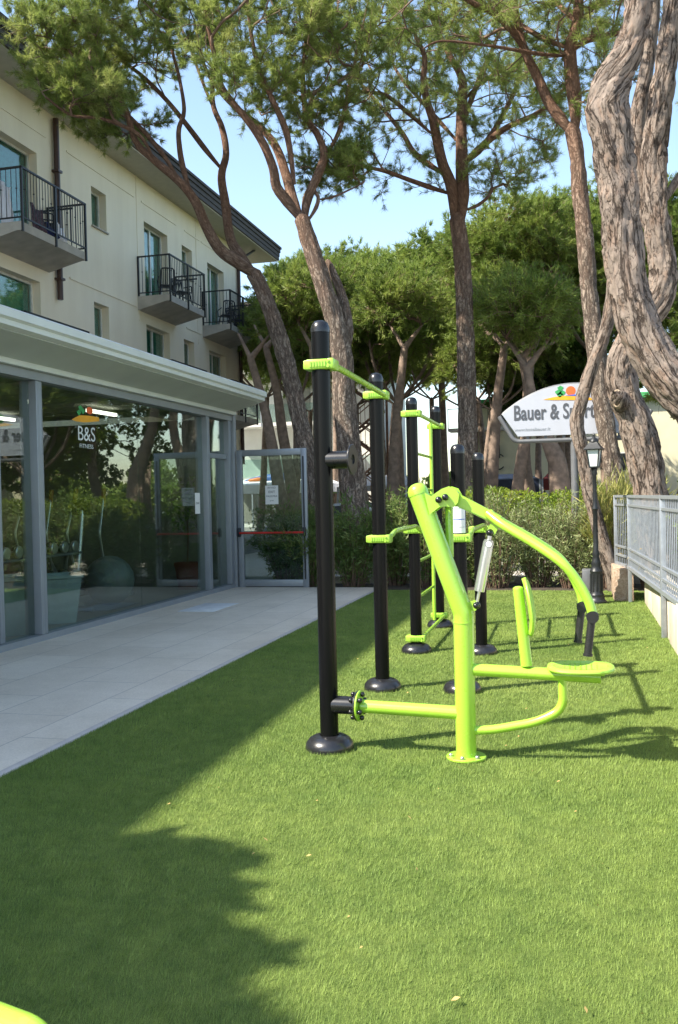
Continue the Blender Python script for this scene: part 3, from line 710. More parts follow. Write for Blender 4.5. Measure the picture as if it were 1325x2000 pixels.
def tree(name, base, limbs, blobs, label, cat='tree', group=None, n_att=200, tw=3, per=12, L=.13, w=.010, mat=None, barkm=None, step=.3, amp=.0, hires=None, minz=3.0, seed=1, tuft_along=5, leafy=False, barky=None):
    """limbs: list of ([(x,y,z)...],[r...]) first one is the trunk; blobs: (centre, radii, weight)"""
    global rng
    rng = np.random.default_rng(seed); random.seed(seed)
    root = thing(name, base, label, cat, group)
    NP = []; par = []; ND = []
    TV, TF, TU, TM = [], [], [], []
    for li, (P, Rr) in enumerate(limbs):
        st = hires if hires else step*.6
        dl = (Vector(P[-1])-Vector(P[-2])).normalized(); P = list(P)+[tuple(Vector(P[-1])+dl*Rr[-1]*1.1)]; Rr = list(Rr)+[Rr[-1]*.15]
        if li > 0 and len(P) > 3: P = list(P); Rr = [Rr[0]*.45, Rr[1]]+list(Rr[2:])
        p, r_ = resample(P, Rr, st)
        sides = (44 if amp and Rr[0] > .15 else 22) if hires else (16 if Rr[0] > .1 else 10)
        V, F, UV = limb_mesh(p, r_, sides, amp if Rr[0] > .09 else 0, seed*3.1+li)
        k = len(TV); TV += V; TU += UV; TF += [tuple(x+k for x in f) for f in F]; TM += [0]*len(F)
        p2, r2 = resample(P, Rr, step)
        for i, q in enumerate(p2):
            if q.z > minz or li > 0: NP.append(np.array(q)); ND.append(np.array((p2[min(i+1, len(p2)-1)]-p2[max(i-1, 0)]).normalized()))
    # attractors
    wsum = sum(b[2] for b in blobs); A = []
    for c, rad, wt in blobs:
        m = int(n_att*wt/wsum); v = unit(m)*(rng.random(m)**.38)[:, None]
        A.append(np.array(c)+v*np.array(rad))
    A = np.concatenate(A); NPa = np.array(NP); 
    dmin = np.array([np.min(np.linalg.norm(NPa-a, axis=1)) for a in A]); A = A[np.argsort(dmin)]
    cap = len(NP)+len(A)*14; buf = np.zeros((cap, 3)); dbuf = np.zeros((cap, 3)); n = len(NP); buf[:n] = NPa; dbuf[:n] = np.array(ND); load = np.zeros(cap)
    par = -np.ones(cap, int)
    for a in A:
        d = a-buf[:n]; dist = np.linalg.norm(d, axis=1)+1e-6
        cost = dist*(1.25-.45*(d*dbuf[:n]).sum(1)/dist) + np.maximum(0, -d[:, 2])*.5
        j = int(np.argmin(cost)); L_ = dist[j]; m = max(2, min(12, int(L_/step))); p0 = buf[j]; p1 = p0+dbuf[j]*L_*.35+np.array([0, 0, .06*L_])
        prev = j; lastp = p0
        for k in range(1, m+1):
            s = k/m; q = p0*(1-s)**2+p1*2*s*(1-s)+a*s*s
            if k < m: q = q+rng.normal(size=3)*step*.10
            dd = q-lastp; buf[n] = q; dbuf[n] = dd/(np.linalg.norm(dd)+1e-9); par[n] = prev; prev = n; lastp = q; n += 1
    # radii by pipe model
    load[:n] = 0; kids = np.zeros(n)
    for i in range(n-1, len(NP)-1, -1): kids[par[i]] += 1
    for i in range(n-1, len(NP)-1, -1):
        if load[i] == 0: load[i] = 1
        load[par[i]] += load[i]
    idx = np.arange(len(NP), n); rad = .0078*np.sqrt(load[:n])**1.06 * (L/.13)**.5
    a = buf[par[idx]]; b = buf[idx]; rb = rad[idx]; ra = np.minimum(rad[par[idx]], rb*1.25); ra[par[idx] < len(NP)] = rb[par[idx] < len(NP)]*1.35
    segs = [(a, b, ra, rb)]
    # twigs
    ends = idx[(load[idx] <= 2.5)]
    P0 = np.repeat(buf[ends], tw, 0); Dd = np.repeat(dbuf[ends], tw, 0)
    td = Dd*.7+unit(len(P0))*.75; td[:, 2] += .25; td /= np.linalg.norm(td, axis=1)[:, None]; tl = step*rng.uniform(.7, 1.7, len(P0))[:, None]
    P1 = P0+td*tl; segs.append((P0, P1, np.full(len(P0), .006*(L/.13)**.5), np.full(len(P0), .0035*(L/.13)**.5)))
    SV = []; SF = []; off = 0
    for a, b, ra, rb in segs:
        d = b-a; d /= np.linalg.norm(d, axis=1)[:, None]+1e-9; ref = np.where(np.abs(d[:, 2:3]) < .9, [[0, 0, 1.]], [[1., 0, 0]]); u = np.cross(d, ref); u /= np.linalg.norm(u, axis=1)[:, None]+1e-9; v = np.cross(d, u)
        K = 5; rings = []
        for (p, rr) in ((a, ra), (b+d*0.01, rb)):
            for k in range(K):
                an = 2*math.pi*k/K; rings.append(p+(u*math.cos(an)+v*math.sin(an))*rr[:, None])
        X = np.stack(rings, 1); m = len(a); base_i = (np.arange(m)*2*K+off)[:, None]
        for k in range(K): SF.append(base_i+np.array([[k, (k+1) % K, K+(k+1) % K, K+k]]))
        SV.append(X.reshape(-1, 3)); off += m*2*K
    SV = np.concatenate(SV); SF = np.concatenate(SF)
    nt_ = len(TV); V = np.concatenate([np.array([tuple(x) for x in TV]), SV]); F = np.concatenate([np.array(TF), SF+nt_])
    U = np.concatenate([np.array(TU), np.stack([SV[:, 0]*.7+SV[:, 1], SV[:, 2]], 1)])
    npmesh('trunk', V, F, [barkm or bark, bark_red, twig_m], root, smooth=True, uv=U, mi=np.concatenate([np.array(TM), np.full(len(SF), 2)]))
    # tufts on twigs + branch ends
    s = rng.random((len(P0), tuft_along))[..., None]**.7
    TP = (P0[:, None]*(1-s)+P1[:, None]*s).reshape(-1, 3); TD = np.repeat(td, tuft_along, 0)
    if leafy: V, F = leaves(TP, TD, per, L, w, .9)
    else: V, F = tufts(TP, TD, per, L, w)
    npmesh('crown', V, F, mat or needle, root)
    return root

def px(pts, Y, dy=None):
    """photo points carried to the depth Y (one depth per point allowed)"""
    out = []
    for i, p in enumerate(pts):
        yy = Y if dy is None else Y+dy[i]; out.append(tuple(aY(p[0], p[1], yy)))
    return out
def dz(n, k): return [k*i/(n-1) for i in range(n)]
def L_(pts, Y, r0, r1, k=0.0, y0=0.0, pw=1.0):
    n = len(pts); q = px(pts, Y, [y0+v for v in dz(n, k)]); return (q, [r0+(r1-r0)*(i/(n-1))**pw for i in range(n)])
def grounded(l, lean=.3):
    P, Rr = l; p = P[0]; d = Vector(P[0])-Vector(P[1])
    if p[2] > 0: 
        s = (p[2]+.15)/max(.3, -d.normalized().z); q = Vector(p)+d.normalized()*s
        return ([tuple(q)]+P, [Rr[0]*1.12]+Rr)
    return l

# --- leaning pine over the annex (left)
T = 19.5
l1 = grounded(L_([(612, 965), (598, 880), (573, 760), (545, 655), (515, 575), (497, 535)], T, .205, .175))
b_ = (l1[0][0][0], l1[0][0][1], 0)
tree('pine_tree', b_, [l1,
    L_([(500, 540), (470, 516), (430, 487), (402, 440), (383, 396), (353, 357), (300, 311), (265, 275), (240, 200), (185, 150), (130, 95)], T, .15, .03, -2.6),
    L_([(500, 540), (470, 500), (450, 465), (441, 400), (433, 345), (442, 300), (434, 250), (416, 200), (420, 120), (440, 40), (450, -80)], T, .13, .03, 1.5),
    L_([(433, 330), (400, 290), (362, 240), (325, 195), (280, 150), (235, 115), (190, 70), (150, 20)], T, .07, .025, -1.5, .7),
    L_([(375, 385), (357, 325), (350, 280), (350, 250), (360, 215), (350, 150), (330, 70), (320, -20)], T, .07, .025, .8, -1.0),
    L_([(300, 310), (270, 262), (200, 232), (140, 225), (90, 190)], T, .05, .018, -1.6, -1.6),
    L_([(353, 357), (310, 290), (240, 215), (180, 165), (120, 150), (70, 110)], T, .06, .02, -.5, -1.1),
    L_([(434, 250), (400, 170), (370, 90), (330, 0)], T, .05, .02, 2.0, .8)],
    [(aY(140, 120, T-2), (1.05, 1.7, .95), 2.2), (aY(235, 60, T-1), (1.4, 2.0, 1.1), 2.0), (aY(385, 20, T), (1.4, 2.0, 1.1), 1.6), (aY(165, 185, T-2.5), (.9, .9, .4), 1.1), (aY(290, -150, T), (2.6, 2.3, .9), 2.0), (aY(240, 245, T-1), (.9, 1, .25), .5)],
    'leaning forked pine whose crown hangs over the hotel balconies', group='umbrella pines', n_att=540, per=18, tuft_along=6, L=.155, w=.0095, seed=11, amp=.014, hires=.10, barky=8.0)
# --- forked pine behind the tall black post
T = 18.0
l2 = grounded(L_([(692, 965), (683, 880), (672, 780), (668, 700), (655, 630), (628, 545), (606, 480), (590, 428)], T, .285, .165, pw=.7))
b_ = (l2[0][0][0], l2[0][0][1], 0)
tree('pine_tree', b_, [l2,
    L_([(590, 432), (562, 395), (540, 365), (534, 330), (515, 282), (488, 240), (455, 200), (430, 160), (415, 90), (400, 20)], T, .12, .03, -1.2),
    L_([(592, 435), (575, 400), (560, 345), (543, 295), (520, 260), (480, 225), (440, 190), (400, 130), (380, 40)], T, .12, .03, 1.6),
    L_([(595, 435), (600, 390), (622, 340), (633, 300), (620, 262), (600, 230), (592, 150), (600, 60), (610, -40)], T, .11, .03, .8),
    L_([(575, 360), (560, 260), (530, 190), (505, 130), (490, 60), (480, -30)], T, .08, .025, -.8, -.2),
    L_([(603, 430), (618, 405), (622, 385), (612, 370)], T, .05, .03, .2),
    L_([(622, 390), (650, 385), (680, 372), (705, 360)], T, .03, .012, .6, .2),
    L_([(672, 700), (679, 650), (672, 590), (650, 530), (640, 510)], T, .15, .05, .5, .1),
    L_([(640, 300), (665, 250), (680, 180), (700, 90), (720, 0)], T, .06, .02, 1.4, .6)],
    [(aY(520, 60, T), (1.7, 2.3, 1.4), 3.0), (aY(640, 90, T+1), (1.2, 1.8, 1.5), 1.7), (aY(700, 50, T), (1.2, 1.8, 1.0), 1.6), (aY(470, 150, T-1), (.9, 1.2, .8), .8), (aY(640, 330, T+1.2), (.62, .7, .42), 1.0), (aY(690, 320, T+.8), (.35, .5, .5), .5), (aY(600, 220, T+.5), (1.1, 1.0, .5), .7), (aY(560, -130, T), (3, 2.5, 1), 2)],
    'pine forking high above the tallest black post beside the door', group='umbrella pines', n_att=400, per=16, tuft_along=6, L=.155, w=.0095, seed=12, amp=.016, hires=.10, barky=6.5)
# --- straight open-crowned pine in the middle
T = 22.0
l3 = grounded(L_([(913, 965), (914, 860), (912, 740), (908, 600), (902, 500), (893, 430)], T, .245, .19))
b_ = (l3[0][0][0], l3[0][0][1], 0)
def z2(*p): return [(662+a/1.998, b/1.998) for a, b in p]
tree('pine_tree', b_, [l3,
    L_(z2((478, 860), (482, 760), (480, 620), (478, 500), (482, 400), (485, 330), (470, 280), (440, 230), (400, 150), (360, 60), (340, -60)), T, .18, .03),
    L_(z2((450, 860), (440, 730), (405, 640), (385, 550), (368, 470), (345, 400), (330, 320), (335, 220), (300, 140), (280, 40)), T, .15, .03, -1.4),
    L_(z2((430, 755), (350, 728), (270, 700), (180, 668), (90, 645), (30, 600), (-30, 560)), T, .07, .02, -1.2),
    L_(z2((415, 680), (350, 640), (290, 590), (255, 530), (210, 470), (150, 400), (90, 330), (20, 250), (-40, 200)), T, .08, .02, 1.6, -.3),
    L_(z2((485, 640), (545, 590), (600, 520), (650, 430), (685, 360), (710, 270), (715, 180)), T, .09, .03, .9),
    L_(z2((490, 630), (570, 560), (660, 495), (760, 450), (830, 400), (890, 330), (930, 260)), T, .09, .025, -1.6),
    L_(z2((490, 470), (520, 380), (560, 280), (600, 190), (640, 100), (700, 20)), T, .08, .025, .7),
    L_(z2((360, 520), (270, 440), (180, 370), (100, 360), (0, 330), (-60, 300)), T, .06, .018, -.6, -.9),
    L_(z2((470, 560), (390, 470), (310, 380), (240, 300), (190, 200), (150, 100)), T, .06, .02, 1.6, .2),
    L_(z2((495, 820), (545, 800), (585, 765), (600, 735), (592, 705)), T, .05, .018, .3),
    L_(z2((480, 400), (560, 320), (660, 260), (760, 220), (850, 150)), T, .06, .02, -.8, .2)],
    [(aY(760, 110, T), (2.0, 2.4, 1.5), 2.2), (aY(900, 60, T), (2.0, 2.6, 1.2), 1.6), (aY(1010, 200, T), (1.3, 1.8, 1.7), 1.7), (aY(720, 210, T-1), (.8, 1.1, .8), .6), (aY(780, 330, T), (1.2, 1.1, .6), .35), (aY(980, 330, T), (1.2, 1.2, .45), .7), (aY(700, 300, T), (.5, .8, .6), .3), (aY(860, 190, T), (1.6, 1.8, 1.5), .9), (aY(850, -150, T), (4, 3, 1), 2)],
    'straight pine with an open see-through crown standing in the middle', group='umbrella pines', n_att=430, per=13, tuft_along=5, L=.165, w=.009, seed=13, amp=.013, hires=.10, barky=6.6)
# --- slim tall pine left of the thick trunk
T = 17.0
l4 = grounded(L_([(1205, 965), (1192, 880), (1176, 780), (1166, 700), (1154, 600), (1144, 480), (1135, 390), (1128, 310), (1118, 255)], T, .175, .140))
b_ = (l4[0][0][0], l4[0][0][1], 0)
tree('pine_tree', b_, [l4,
    L_(z2((915, 530), (865, 460), (820, 400), (775, 300), (735, 220), (705, 130), (688, 20), (680, -80)), T, .11, .05),
    L_(z2((925, 500), (920, 380), (905, 260), (905, 180), (930, 90), (935, 0), (940, -100)), T, .14, .08),
    L_(z2((720, 190), (670, 110), (600, 50), (520, 10), (440, -40)), T, .08, .03, -1),
    L_(z2((910, 200), (960, 160), (1050, 140), (1120, 120), (1180, 90)), T, .07, .02, -.5),
    L_(z2((905, 190), (800, 150), (700, 90), (610, 20), (520, -60)), T, .06, .02, 1.0),
    L_(z2((900, 220), (780, 210), (660, 190), (560, 175), (400, 160), (330, 190)), T, .04, .012, -1.2),
    L_(z2((930, 90), (880, 40), (830, -10), (780, -80)), T, .06, .03, .9),
    L_(z2((940, 90), (1000, 20), (1060, -50)), T, .07, .03, .5)],
    [(aY(1100, -60, T), (2.6, 2.6, 1.0), 3), (aY(1010, 60, T), (1.4, 1.6, .8), 1.2), (aY(1180, 120, T), (.8, 1.3, .9), .8), (aY(880, 20, T), (1.4, 1.4, .6), .9), (aY(1090, 170, T+.5), (.5, .8, .8), .3), (aY(1250, -120, T), (2, 2, 1), 1)],
    'slender tall pine rising just left of the thick twisted trunk', group='umbrella pines', n_att=260, per=12, tuft_along=5, L=.155, w=.0095, seed=14, amp=.018, hires=.07, barky=6.2)
# --- thick twisted pine whose trunk leaves the picture on the right
T = 12.5
z8 = lambda *p: [(900+a/3.118, 340+b/3.118) for a, b in p]
l5 = grounded(L_([(1500, 955), (1440, 880), (1370, 805), (1310, 745), (1262, 672), (1236, 600), (1222, 520), (1214, 440), (1206, 350), (1196, 270), (1188, 215), (1196, 165), (1222, 110), (1242, 50), (1250, -30), (1240, -120)], T, .34, .18, pw=.8))
for i_, f_ in ((9, 1.06), (10, 1.22), (11, 1.34), (12, 1.16), (13, 1.04)): l5[1][i_] *= f_
b_ = (l5[0][0][0], l5[0][0][1], 0)
tree('pine_tree', b_, [l5,
    L_([(1240, -100), (1200, -200), (1150, -320)], T, .16, .05, -1), L_([(1245, -60), (1290, -200), (1350, -300)], T, .15, .05, 1)],
    [(aY(1200, -420, T), (2.6, 2.6, .9), 3), (aY(1400, -380, T), (2.4, 2.4, .9), 2)],
    'thick twisted pine with deeply cracked bark leaving the frame on the right', group='umbrella pines', n_att=150, per=12, tuft_along=5, L=.14, w=.011, seed=15, amp=.040, hires=.035, barky=99, minz=6.5, barkm=bark_old)
# --- pine with the sawn stub behind the fence
T = 14.2
l6 = grounded(L_([(1272, 968), (1258, 880), (1240, 820), (1220, 765), (1214, 715), (1232, 670), (1262, 625), (1290, 575), (1296, 520), (1286, 450), (1278, 380), (1278, 300), (1290, 200), (1308, 90), (1318, 0), (1330, -100)], T, .265, .165))
b_ = (l6[0][0][0], l6[0][0][1], 0)
t6 = tree('pine_tree', b_, [l6,
    L_([(1288, 480), (1262, 420), (1246, 330), (1246, 230), (1262, 140), (1275, 40), (1280, -60)], T, .13, .09, .5, .2),
    L_([(1295, 395), (1325, 350), (1370, 300), (1420, 230)], T, .09, .04, .4),
    L_([(1225, 800), (1212, 785), (1205, 775)], T, .20, .13, -.24, -.05)],
    [(aY(1330, -330, T), (2.6, 2.6, 1), 3), (aY(1450, 200, T), (.8, 1, .8), 1)],
    'pine with a sawn branch stub whose trunk stands behind the fence end', group='umbrella pines', n_att=150, per=12, tuft_along=5, L=.14, w=.011, seed=16, amp=.034, hires=.045, barky=99, minz=5, barkm=bark_old)
e = aY(1205, 779, T-.31); g = G(); g.lathe([(.001, .0), (.078, .0), (.086, .012), (.105, -.02), (.10, -.14)], e, 24, (-.45, -1, .05), False); g.mat4(Matrix.Translation(e) @ Matrix.Diagonal((.75, 1, 1.35, 1)) @ Matrix.Translation(-Vector(e))); g.build('sawn_stub', simple('cut_wood', (.30, .235, .165), .95, 0, 0, .35, 25, .5, 60), t6)
# --- slim crooked stem in front of the sign
T = 15.0
l8 = grounded(L_([(1168, 1020), (1152, 960), (1140, 890), (1127, 830), (1138, 775), (1157, 715), (1180, 655), (1192, 600), (1200, 540), (1212, 470), (1235, 380), (1255, 250), (1265, 100), (1270, -60)], T, .12, .09))
b_ = (l8[0][0][0], l8[0][0][1], 0)
tree('pine_tree', b_, [l8], [(aY(1280, -200, T), (1.5, 1.5, .8), 1)],
    'slim crooked pine stem growing in front of the white sign', group='umbrella pines', n_att=50, per=12, L=.14, w=.011, seed=17, amp=.013, hires=.06, barky=99, minz=6, barkm=bark_old)

# --- farther umbrella pines
def umbrella(px_, pyb, Y, ccx, ccy, rx, rz, label, seed, r0=.26, lean=None, per=9, n=190, L=.24, w=.028, ry=None, k=3, extra=None, mat=None, asym=0):
    """trunk at photo x px_, crown centred on (ccx, ccy) at depth Y, radii in metres"""
    global rng
    rg = random.Random(seed); r0 *= .8; rx *= 1.12; rz *= 1.22; n = int(n*1.45)
    b0 = aY(px_, 965, Y); b0[2] = 0; c0 = aY(ccx, ccy, Y); ry = ry or rx*.9
    zf = c0[2]-rz*1.3
    mid = np.array([b0[0]*.65+c0[0]*.35, Y+rg.uniform(-.3, .3), zf*.5])+np.array([rg.uniform(-.3, .3), 0, 0])
    fk = np.array([b0[0]*.35+c0[0]*.65, Y, max(zf, 1.6)])
    limbs = [([tuple(b0-np.array([0, 0, .15])), tuple((b0+mid)/2+np.array([rg.uniform(-.1, .1), 0, 0])), tuple(mid), tuple(fk)], [r0*1.15, r0, r0*.85, r0*.7])]
    for i in range(k+2):
        a = 2*math.pi*(i+rg.random()*.6)/(k+2); e_ = c0+np.array([math.cos(a)*rx*.62, math.sin(a)*ry*.62, -rz*.1+rg.uniform(-.2, .2)*rz]); m_ = fk*.5+e_*.5+np.array([math.cos(a)*rx*.12, math.sin(a)*ry*.12, -.12*rz])
        limbs.append(([tuple(fk), tuple(m_), tuple(e_)], [r0*.5, r0*.32, r0*.12]))
    bl = []
    for i in range(9):
        a = 2*math.pi*i/9+rg.random(); q = rg.uniform(.35, .7); bl.append((c0+np.array([math.cos(a)*rx*q, math.sin(a)*ry*q, rg.uniform(-.25, .3)*rz*(1.2-q)]), (rx*.40, ry*.40, rz*.55), 1))
    bl.append((c0+np.array([0, 0, rz*.35]), (rx*.6, ry*.6, rz*.6), 1.6)); bl.append((c0-np.array([0, 0, rz*.1]), (rx*.75, ry*.75, rz*.5), 2.2))
    return tree('pine_tree', tuple(b0), limbs, bl, label, group='umbrella pines farther back', n_att=n, tw=4, per=per, L=L, w=w, mat=mat or needle_far, barkm=bark_far, step=.5, seed=seed, minz=fk[2]*.7, tuft_along=6)
FAR = [
 (505, 965, 37, 530, 665, 2.4, 1.5, 'pine with a low crown beside the hotel corner pipe', 46, .2, 230),
 (600, 965, 42, 610, 700, 2.8, 1.6, 'deep shaded pine seen over the open door', 47, .2, 230),
 (770, 965, 47, 770, 700, 3.4, 1.5, 'deep shaded pine beyond the second black post', 48, .2, 230),
 (930, 965, 50, 930, 680, 4.0, 2.2, 'far pine crown filling the gap right of the middle trunk', 49, .22, 280),
 (1060, 965, 44, 1050, 690, 3.2, 1.8, 'far dark pine above the left half of the sign', 50, .22, 250),
 (1045, 965, 29, 1030, 520, 2.75, 1.75, 'broad pine crown between the open pine and the slim pine', 31, .25, 430),
 (985, 965, 40, 905, 610, 3.0, 2.4, 'darker pine behind the middle trunk', 32, .22, 220),
 (775, 965, 33, 775, 625, 2.6, 1.9, 'rounded pine behind the pair of ladder posts', 33, .24, 330),
 (865, 965, 36, 860, 560, 2.0, 1.9, 'pine crown touching the left side of the middle trunk', 34, .22, 240),
 (560, 965, 34, 590, 640, 2.1, 1.9, 'pine crown just right of the hotel corner', 35, .24, 330),
 (640, 965, 46, 660, 570, 3.9, 1.7, 'low wide pine crown beyond the forked pine', 36, .25, 300),
 (760, 965, 52, 740, 570, 4.5, 1.7, 'farthest flat topped pine above the parking area', 37, .25, 280),
 (1185, 965, 31, 1180, 500, 2.3, 2.2, 'pine crown showing between the slim and the thick trunks', 38, .24, 260),
 (1115, 965, 36, 1100, 620, 2.6, 2.0, 'shaded pine above the white sign', 39, .22, 240),
 (1330, 965, 27, 1345, 480, 1.9, 1.6, 'pine crown at the right edge beyond the thick trunk', 40, .22, 200),
 (965, 965, 31, 960, 700, 2.0, 1.1, 'dark low pine left of the sign', 42, .17, 150),
 (1400, 965, 24, 1420, 640, 2.2, 2.0, 'pine just outside the right edge', 43, .22, 160),
 (690, 965, 38, 700, 690, 2.4, 1.4, 'shaded pine behind the tall post', 44, .2, 180),
 (850, 965, 44, 840, 690, 2.8, 1.4, 'shaded pine between the ladder posts', 45, .2, 180),
]
for a in FAR:
    umbrella(a[0], a[1], a[2], a[3], a[4], a[5], a[6], a[7], a[8], a[9], n=a[10], L=.20 if a[2] < 32 else .26, w=.022 if a[2] < 32 else .032)
# bare trunks seen low down between the others
def bare(pts, Y, r0, r1, label, seed, off=(0, 0, 1.3)):
    l = grounded(L_(pts, Y, r0, r1)); b_ = (l[0][0][0], l[0][0][1], 0)
    top = l[0][-1]
    tree('pine_tree', b_, [l, ([top, tuple(np.array(top)+[.5, .3, .7])], [r1, .03]), ([top, tuple(np.array(top)+[-.5, .4, .8])], [r1*.8, .03])], [(tuple(np.array(top)+off), (1.15, 1.3, .55), 1)], label, group='umbrella pines farther back', n_att=70, tw=4, per=9, L=.2, w=.024, mat=needle_far, barkm=bark_far, step=.5, seed=seed, minz=top[2]*.85, tuft_along=5)
bare([(547, 965), (530, 860), (515, 790), (490, 700)], 25, .19, .10, 'leaning dark trunk seen left through the glass door', 51, (1.4, .5, 1.0))
bare([(572, 965), (553, 850), (540, 760), (520, 680)], 27, .19, .10, 'dark trunk beside the leaning pine behind the door', 52, (1.3, .5, 1.0))
bare([(615, 965), (620, 870), (618, 760), (610, 680)], 24, .14, .09, 'thin dark trunk between the leaning and forked pines', 53)
bare([(958, 965), (965, 870), (972, 780), (985, 680)], 26, .20, .10, 'reddish trunk in front of the cream building', 54)
bare([(1010, 965), (1022, 880), (1036, 800), (1020, 700)], 24, .17, .10, 'leaning trunk left of the sign post', 55)
bare([(1095, 965), (1088, 900), (1070, 860), (1045, 800), (1030, 720)], 23, .26, .10, 'stout forked trunk under the white sign', 56)
bare([(768, 965), (772, 860), (782, 760), (790, 680)], 27, .19, .1, 'slim reddish trunk right of the second black post', 57)
# leafy broadleaf tree above the sign
tree('broadleaf_tree', tuple(aY(1095, 965, 34)*np.array([1, 1, 0])), [([tuple(aY(1095, 980, 34)), tuple(aY(1095, 800, 34))], [.2, .12])], [(aY(1085, 745, 34), (2.3, 2.0, 1.7), 1)], 'dark leafy broadleaf tree behind the white sign', n_att=160, tw=4, per=7, L=.20, w=.10, mat=darkleaf, barkm=bark_far, step=.45, seed=61, leafy=True, minz=1.5)
# off to the side: trees the glass mirrors and one whose crown shades the turf
tree('broadleaf_tree', (-7.9, -2.6, 0), [([(-7.9, -2.6, -.1), (-7.8, -2.4, 3.6), (-7.5, -1.0, 6.0)], [.16, .13, .07])], [((-7.70, -.66, 6.5), (.95, .95, .9), 1), ((-7.55, -1.62, 6.4), (1.15, 1.1, .95), 1.3), ((-7.50, -1.1, 6.5), (.85, .85, .85), .8)], 'round crowned tree behind the viewer whose shade falls on the near turf', n_att=1500, tw=3, per=3, L=.16, w=.12, mat=darkleaf, barkm=bark_far, step=.13, seed=62, minz=5, tuft_along=4, leafy=True)
for i, (x, y, z, rx, lb) in enumerate(((9, 29, 6.5, 3, 'sunlit pine standing right of the frame, nearest beyond the fence'), (14, 36, 6.5, 3.4, 'pine in front of the cream garden house'), (7.5, 40, 7, 3.4, 'pine left of the cream garden house'))):
    tree('pine_tree', (x, y, 0), [([(x, y, -.1), (x+.2, y, 2), (x, y+.2, z-1.4)], [.28, .24, .16])], [((x, y, z), (rx, rx, 1.5), 1)], lb, group='pines right of the frame', n_att=170, tw=4, per=8, L=.26, w=.04, mat=needle_far, barkm=bark_far, step=.5, seed=70+i, minz=2.5, tuft_along=5)
for i, (x, y, z, rx, lb) in enumerate(((4.6, 17.5, 3.0, 1.9, 'small leafy tree right of the stub pine'), (7.6, 22, 3.6, 2.6, 'leafy tree between the right hedge and the pavement'), (5.6, 27, 3.4, 2.3, 'leafy tree on the pavement edge right of the frame'), (6.3, 33, 4.4, 3.0, 'tall leafy tree just outside the right edge'), (10.5, 36, 4.6, 3.3, 'big leafy tree between the pines on the right'), (15, 42, 4.8, 3.5, 'leafy tree in front of the garden house terrace'))):
    tree('broadleaf_tree', (x, y, 0), [([(x, y, -.1), (x+.1, y, z*.4), (x, y, z*.8)], [.12, .1, .06])], [((x, y, z), (rx, rx, rx*.75), 1)], lb, n_att=130, tw=4, per=7, L=.13, w=.07, mat=boxhedge, barkm=bark_far, step=.35, seed=80+i, minz=1, tuft_along=5, leafy=True)

# ------------------------------------------------------------------ shrubs
def shrub(x, y, h, rx, ry, label, mat=oleander, n=26, L=.13, w=.024, seed=1, per=3, name='oleander_shrub', cat='shrub', group='oleander shrubs along the end of the turf', droop=.0, dens=26, spread=.8, low=.12, fan=1.0):
    global rng
    rng = np.random.default_rng(seed)
    root = thing(name, (x, y, -.01), label, cat, group)
    P = []; D = []; SV = []; SF = []; off = 0
    for i in range(n):
        a = rng.uniform(0, 6.283); q = math.sqrt(rng.random()); b0 = np.array([x+math.cos(a)*rx*.25*q, y+math.sin(a)*ry*.25*q, -.01]); hh = h*rng.uniform(.5, 1.14)*(1-.25*q*q)
        e = np.array([x+math.cos(a)*rx*q*fan, y+math.sin(a)*ry*q*fan, hh]); m = b0*.5+e*.5+np.array([-math.cos(a)*rx*.1, -math.sin(a)*ry*.1, h*.1])
        s = np.linspace(0, 1, 6)[:, None]; C = b0*(1-s)**2+m*2*s*(1-s)+e*s*s
        g_ = []
        for j in range(5):
            p, q2 = C[j], C[j+1]; r_ = .010*(1-j/6)
            for pt, rr in ((p, r_), (q2, r_*.85)):
                for k in range(4): an = k*math.pi/2; SV.append(pt+np.array([math.cos(an), math.sin(an), 0])*rr)
            for k in range(4): SF.append([off+k, off+(k+1) % 4, off+4+(k+1) % 4, off+4+k])
            off += 8
        tt = (low+(1-low)*rng.random(dens)**.75)[:, None]; PP = b0*(1-tt)**2+m*2*tt*(1-tt)+e*tt*tt
        T_ = (m-b0)*(1-tt)+(e-m)*tt; T_ /= np.linalg.norm(T_, axis=1)[:, None]+1e-9
        # side shoots
        off_ = unit(len(PP))*np.array([rx, ry, rx])*.22*rng.random((len(PP), 1)); P.append(PP+off_); D.append(T_*.8+off_*2)
    npmesh('stem', np.array(SV), np.array(SF), twig_m, root)
    V, F = leaves(np.concatenate(P), np.concatenate(D), per, L, w, spread, droop); V[:, 2] = np.maximum(V[:, 2], .0)
    npmesh('foliage', V, F, mat, root); return root
row = [(-5.15, 16.9, 1.60, .75, 'dark shrub seen through the left half of the glass door', oleander), (-4.55, 16.5, 1.35, .7, 'leafy shrub seen through the right half of the glass door', oleander),
 (-3.75, 16.4, 1.50, .7, 'dark oleander between the door and the tallest black post', oleander), (-3.05, 16.7, 1.58, .65, 'oleander at the foot of the forked pine', oleander),
 (-2.45, 16.3, 1.62, .62, 'bright tipped oleander behind the second black post', oleander), (-1.8, 16.6, 1.50, .6, 'oleander behind the ladder posts', oleander),
 (-1.25, 16.3, 1.62, .66, 'oleander left of the paired low posts', olive), (-.6, 16.5, 1.52, .65, 'feathery grey green shrub behind the lime machine arm', olive),
 (-.05, 16.3, 1.45, .6, 'grey green shrub below the white sign', olive), (.38, 16.9, 1.42, .55, 'shrub between sign post and lamp post', olive)]
for i, (x, y, h, r_, lb, mt) in enumerate(row):
    shrub(x, y-.75, h*1.0, r_*1.05, .5, lb, mt, n=60, per=4, dens=26, L=.13 if mt is oleander else .11, w=.022 if mt is oleander else .016, seed=100+i, low=.06)
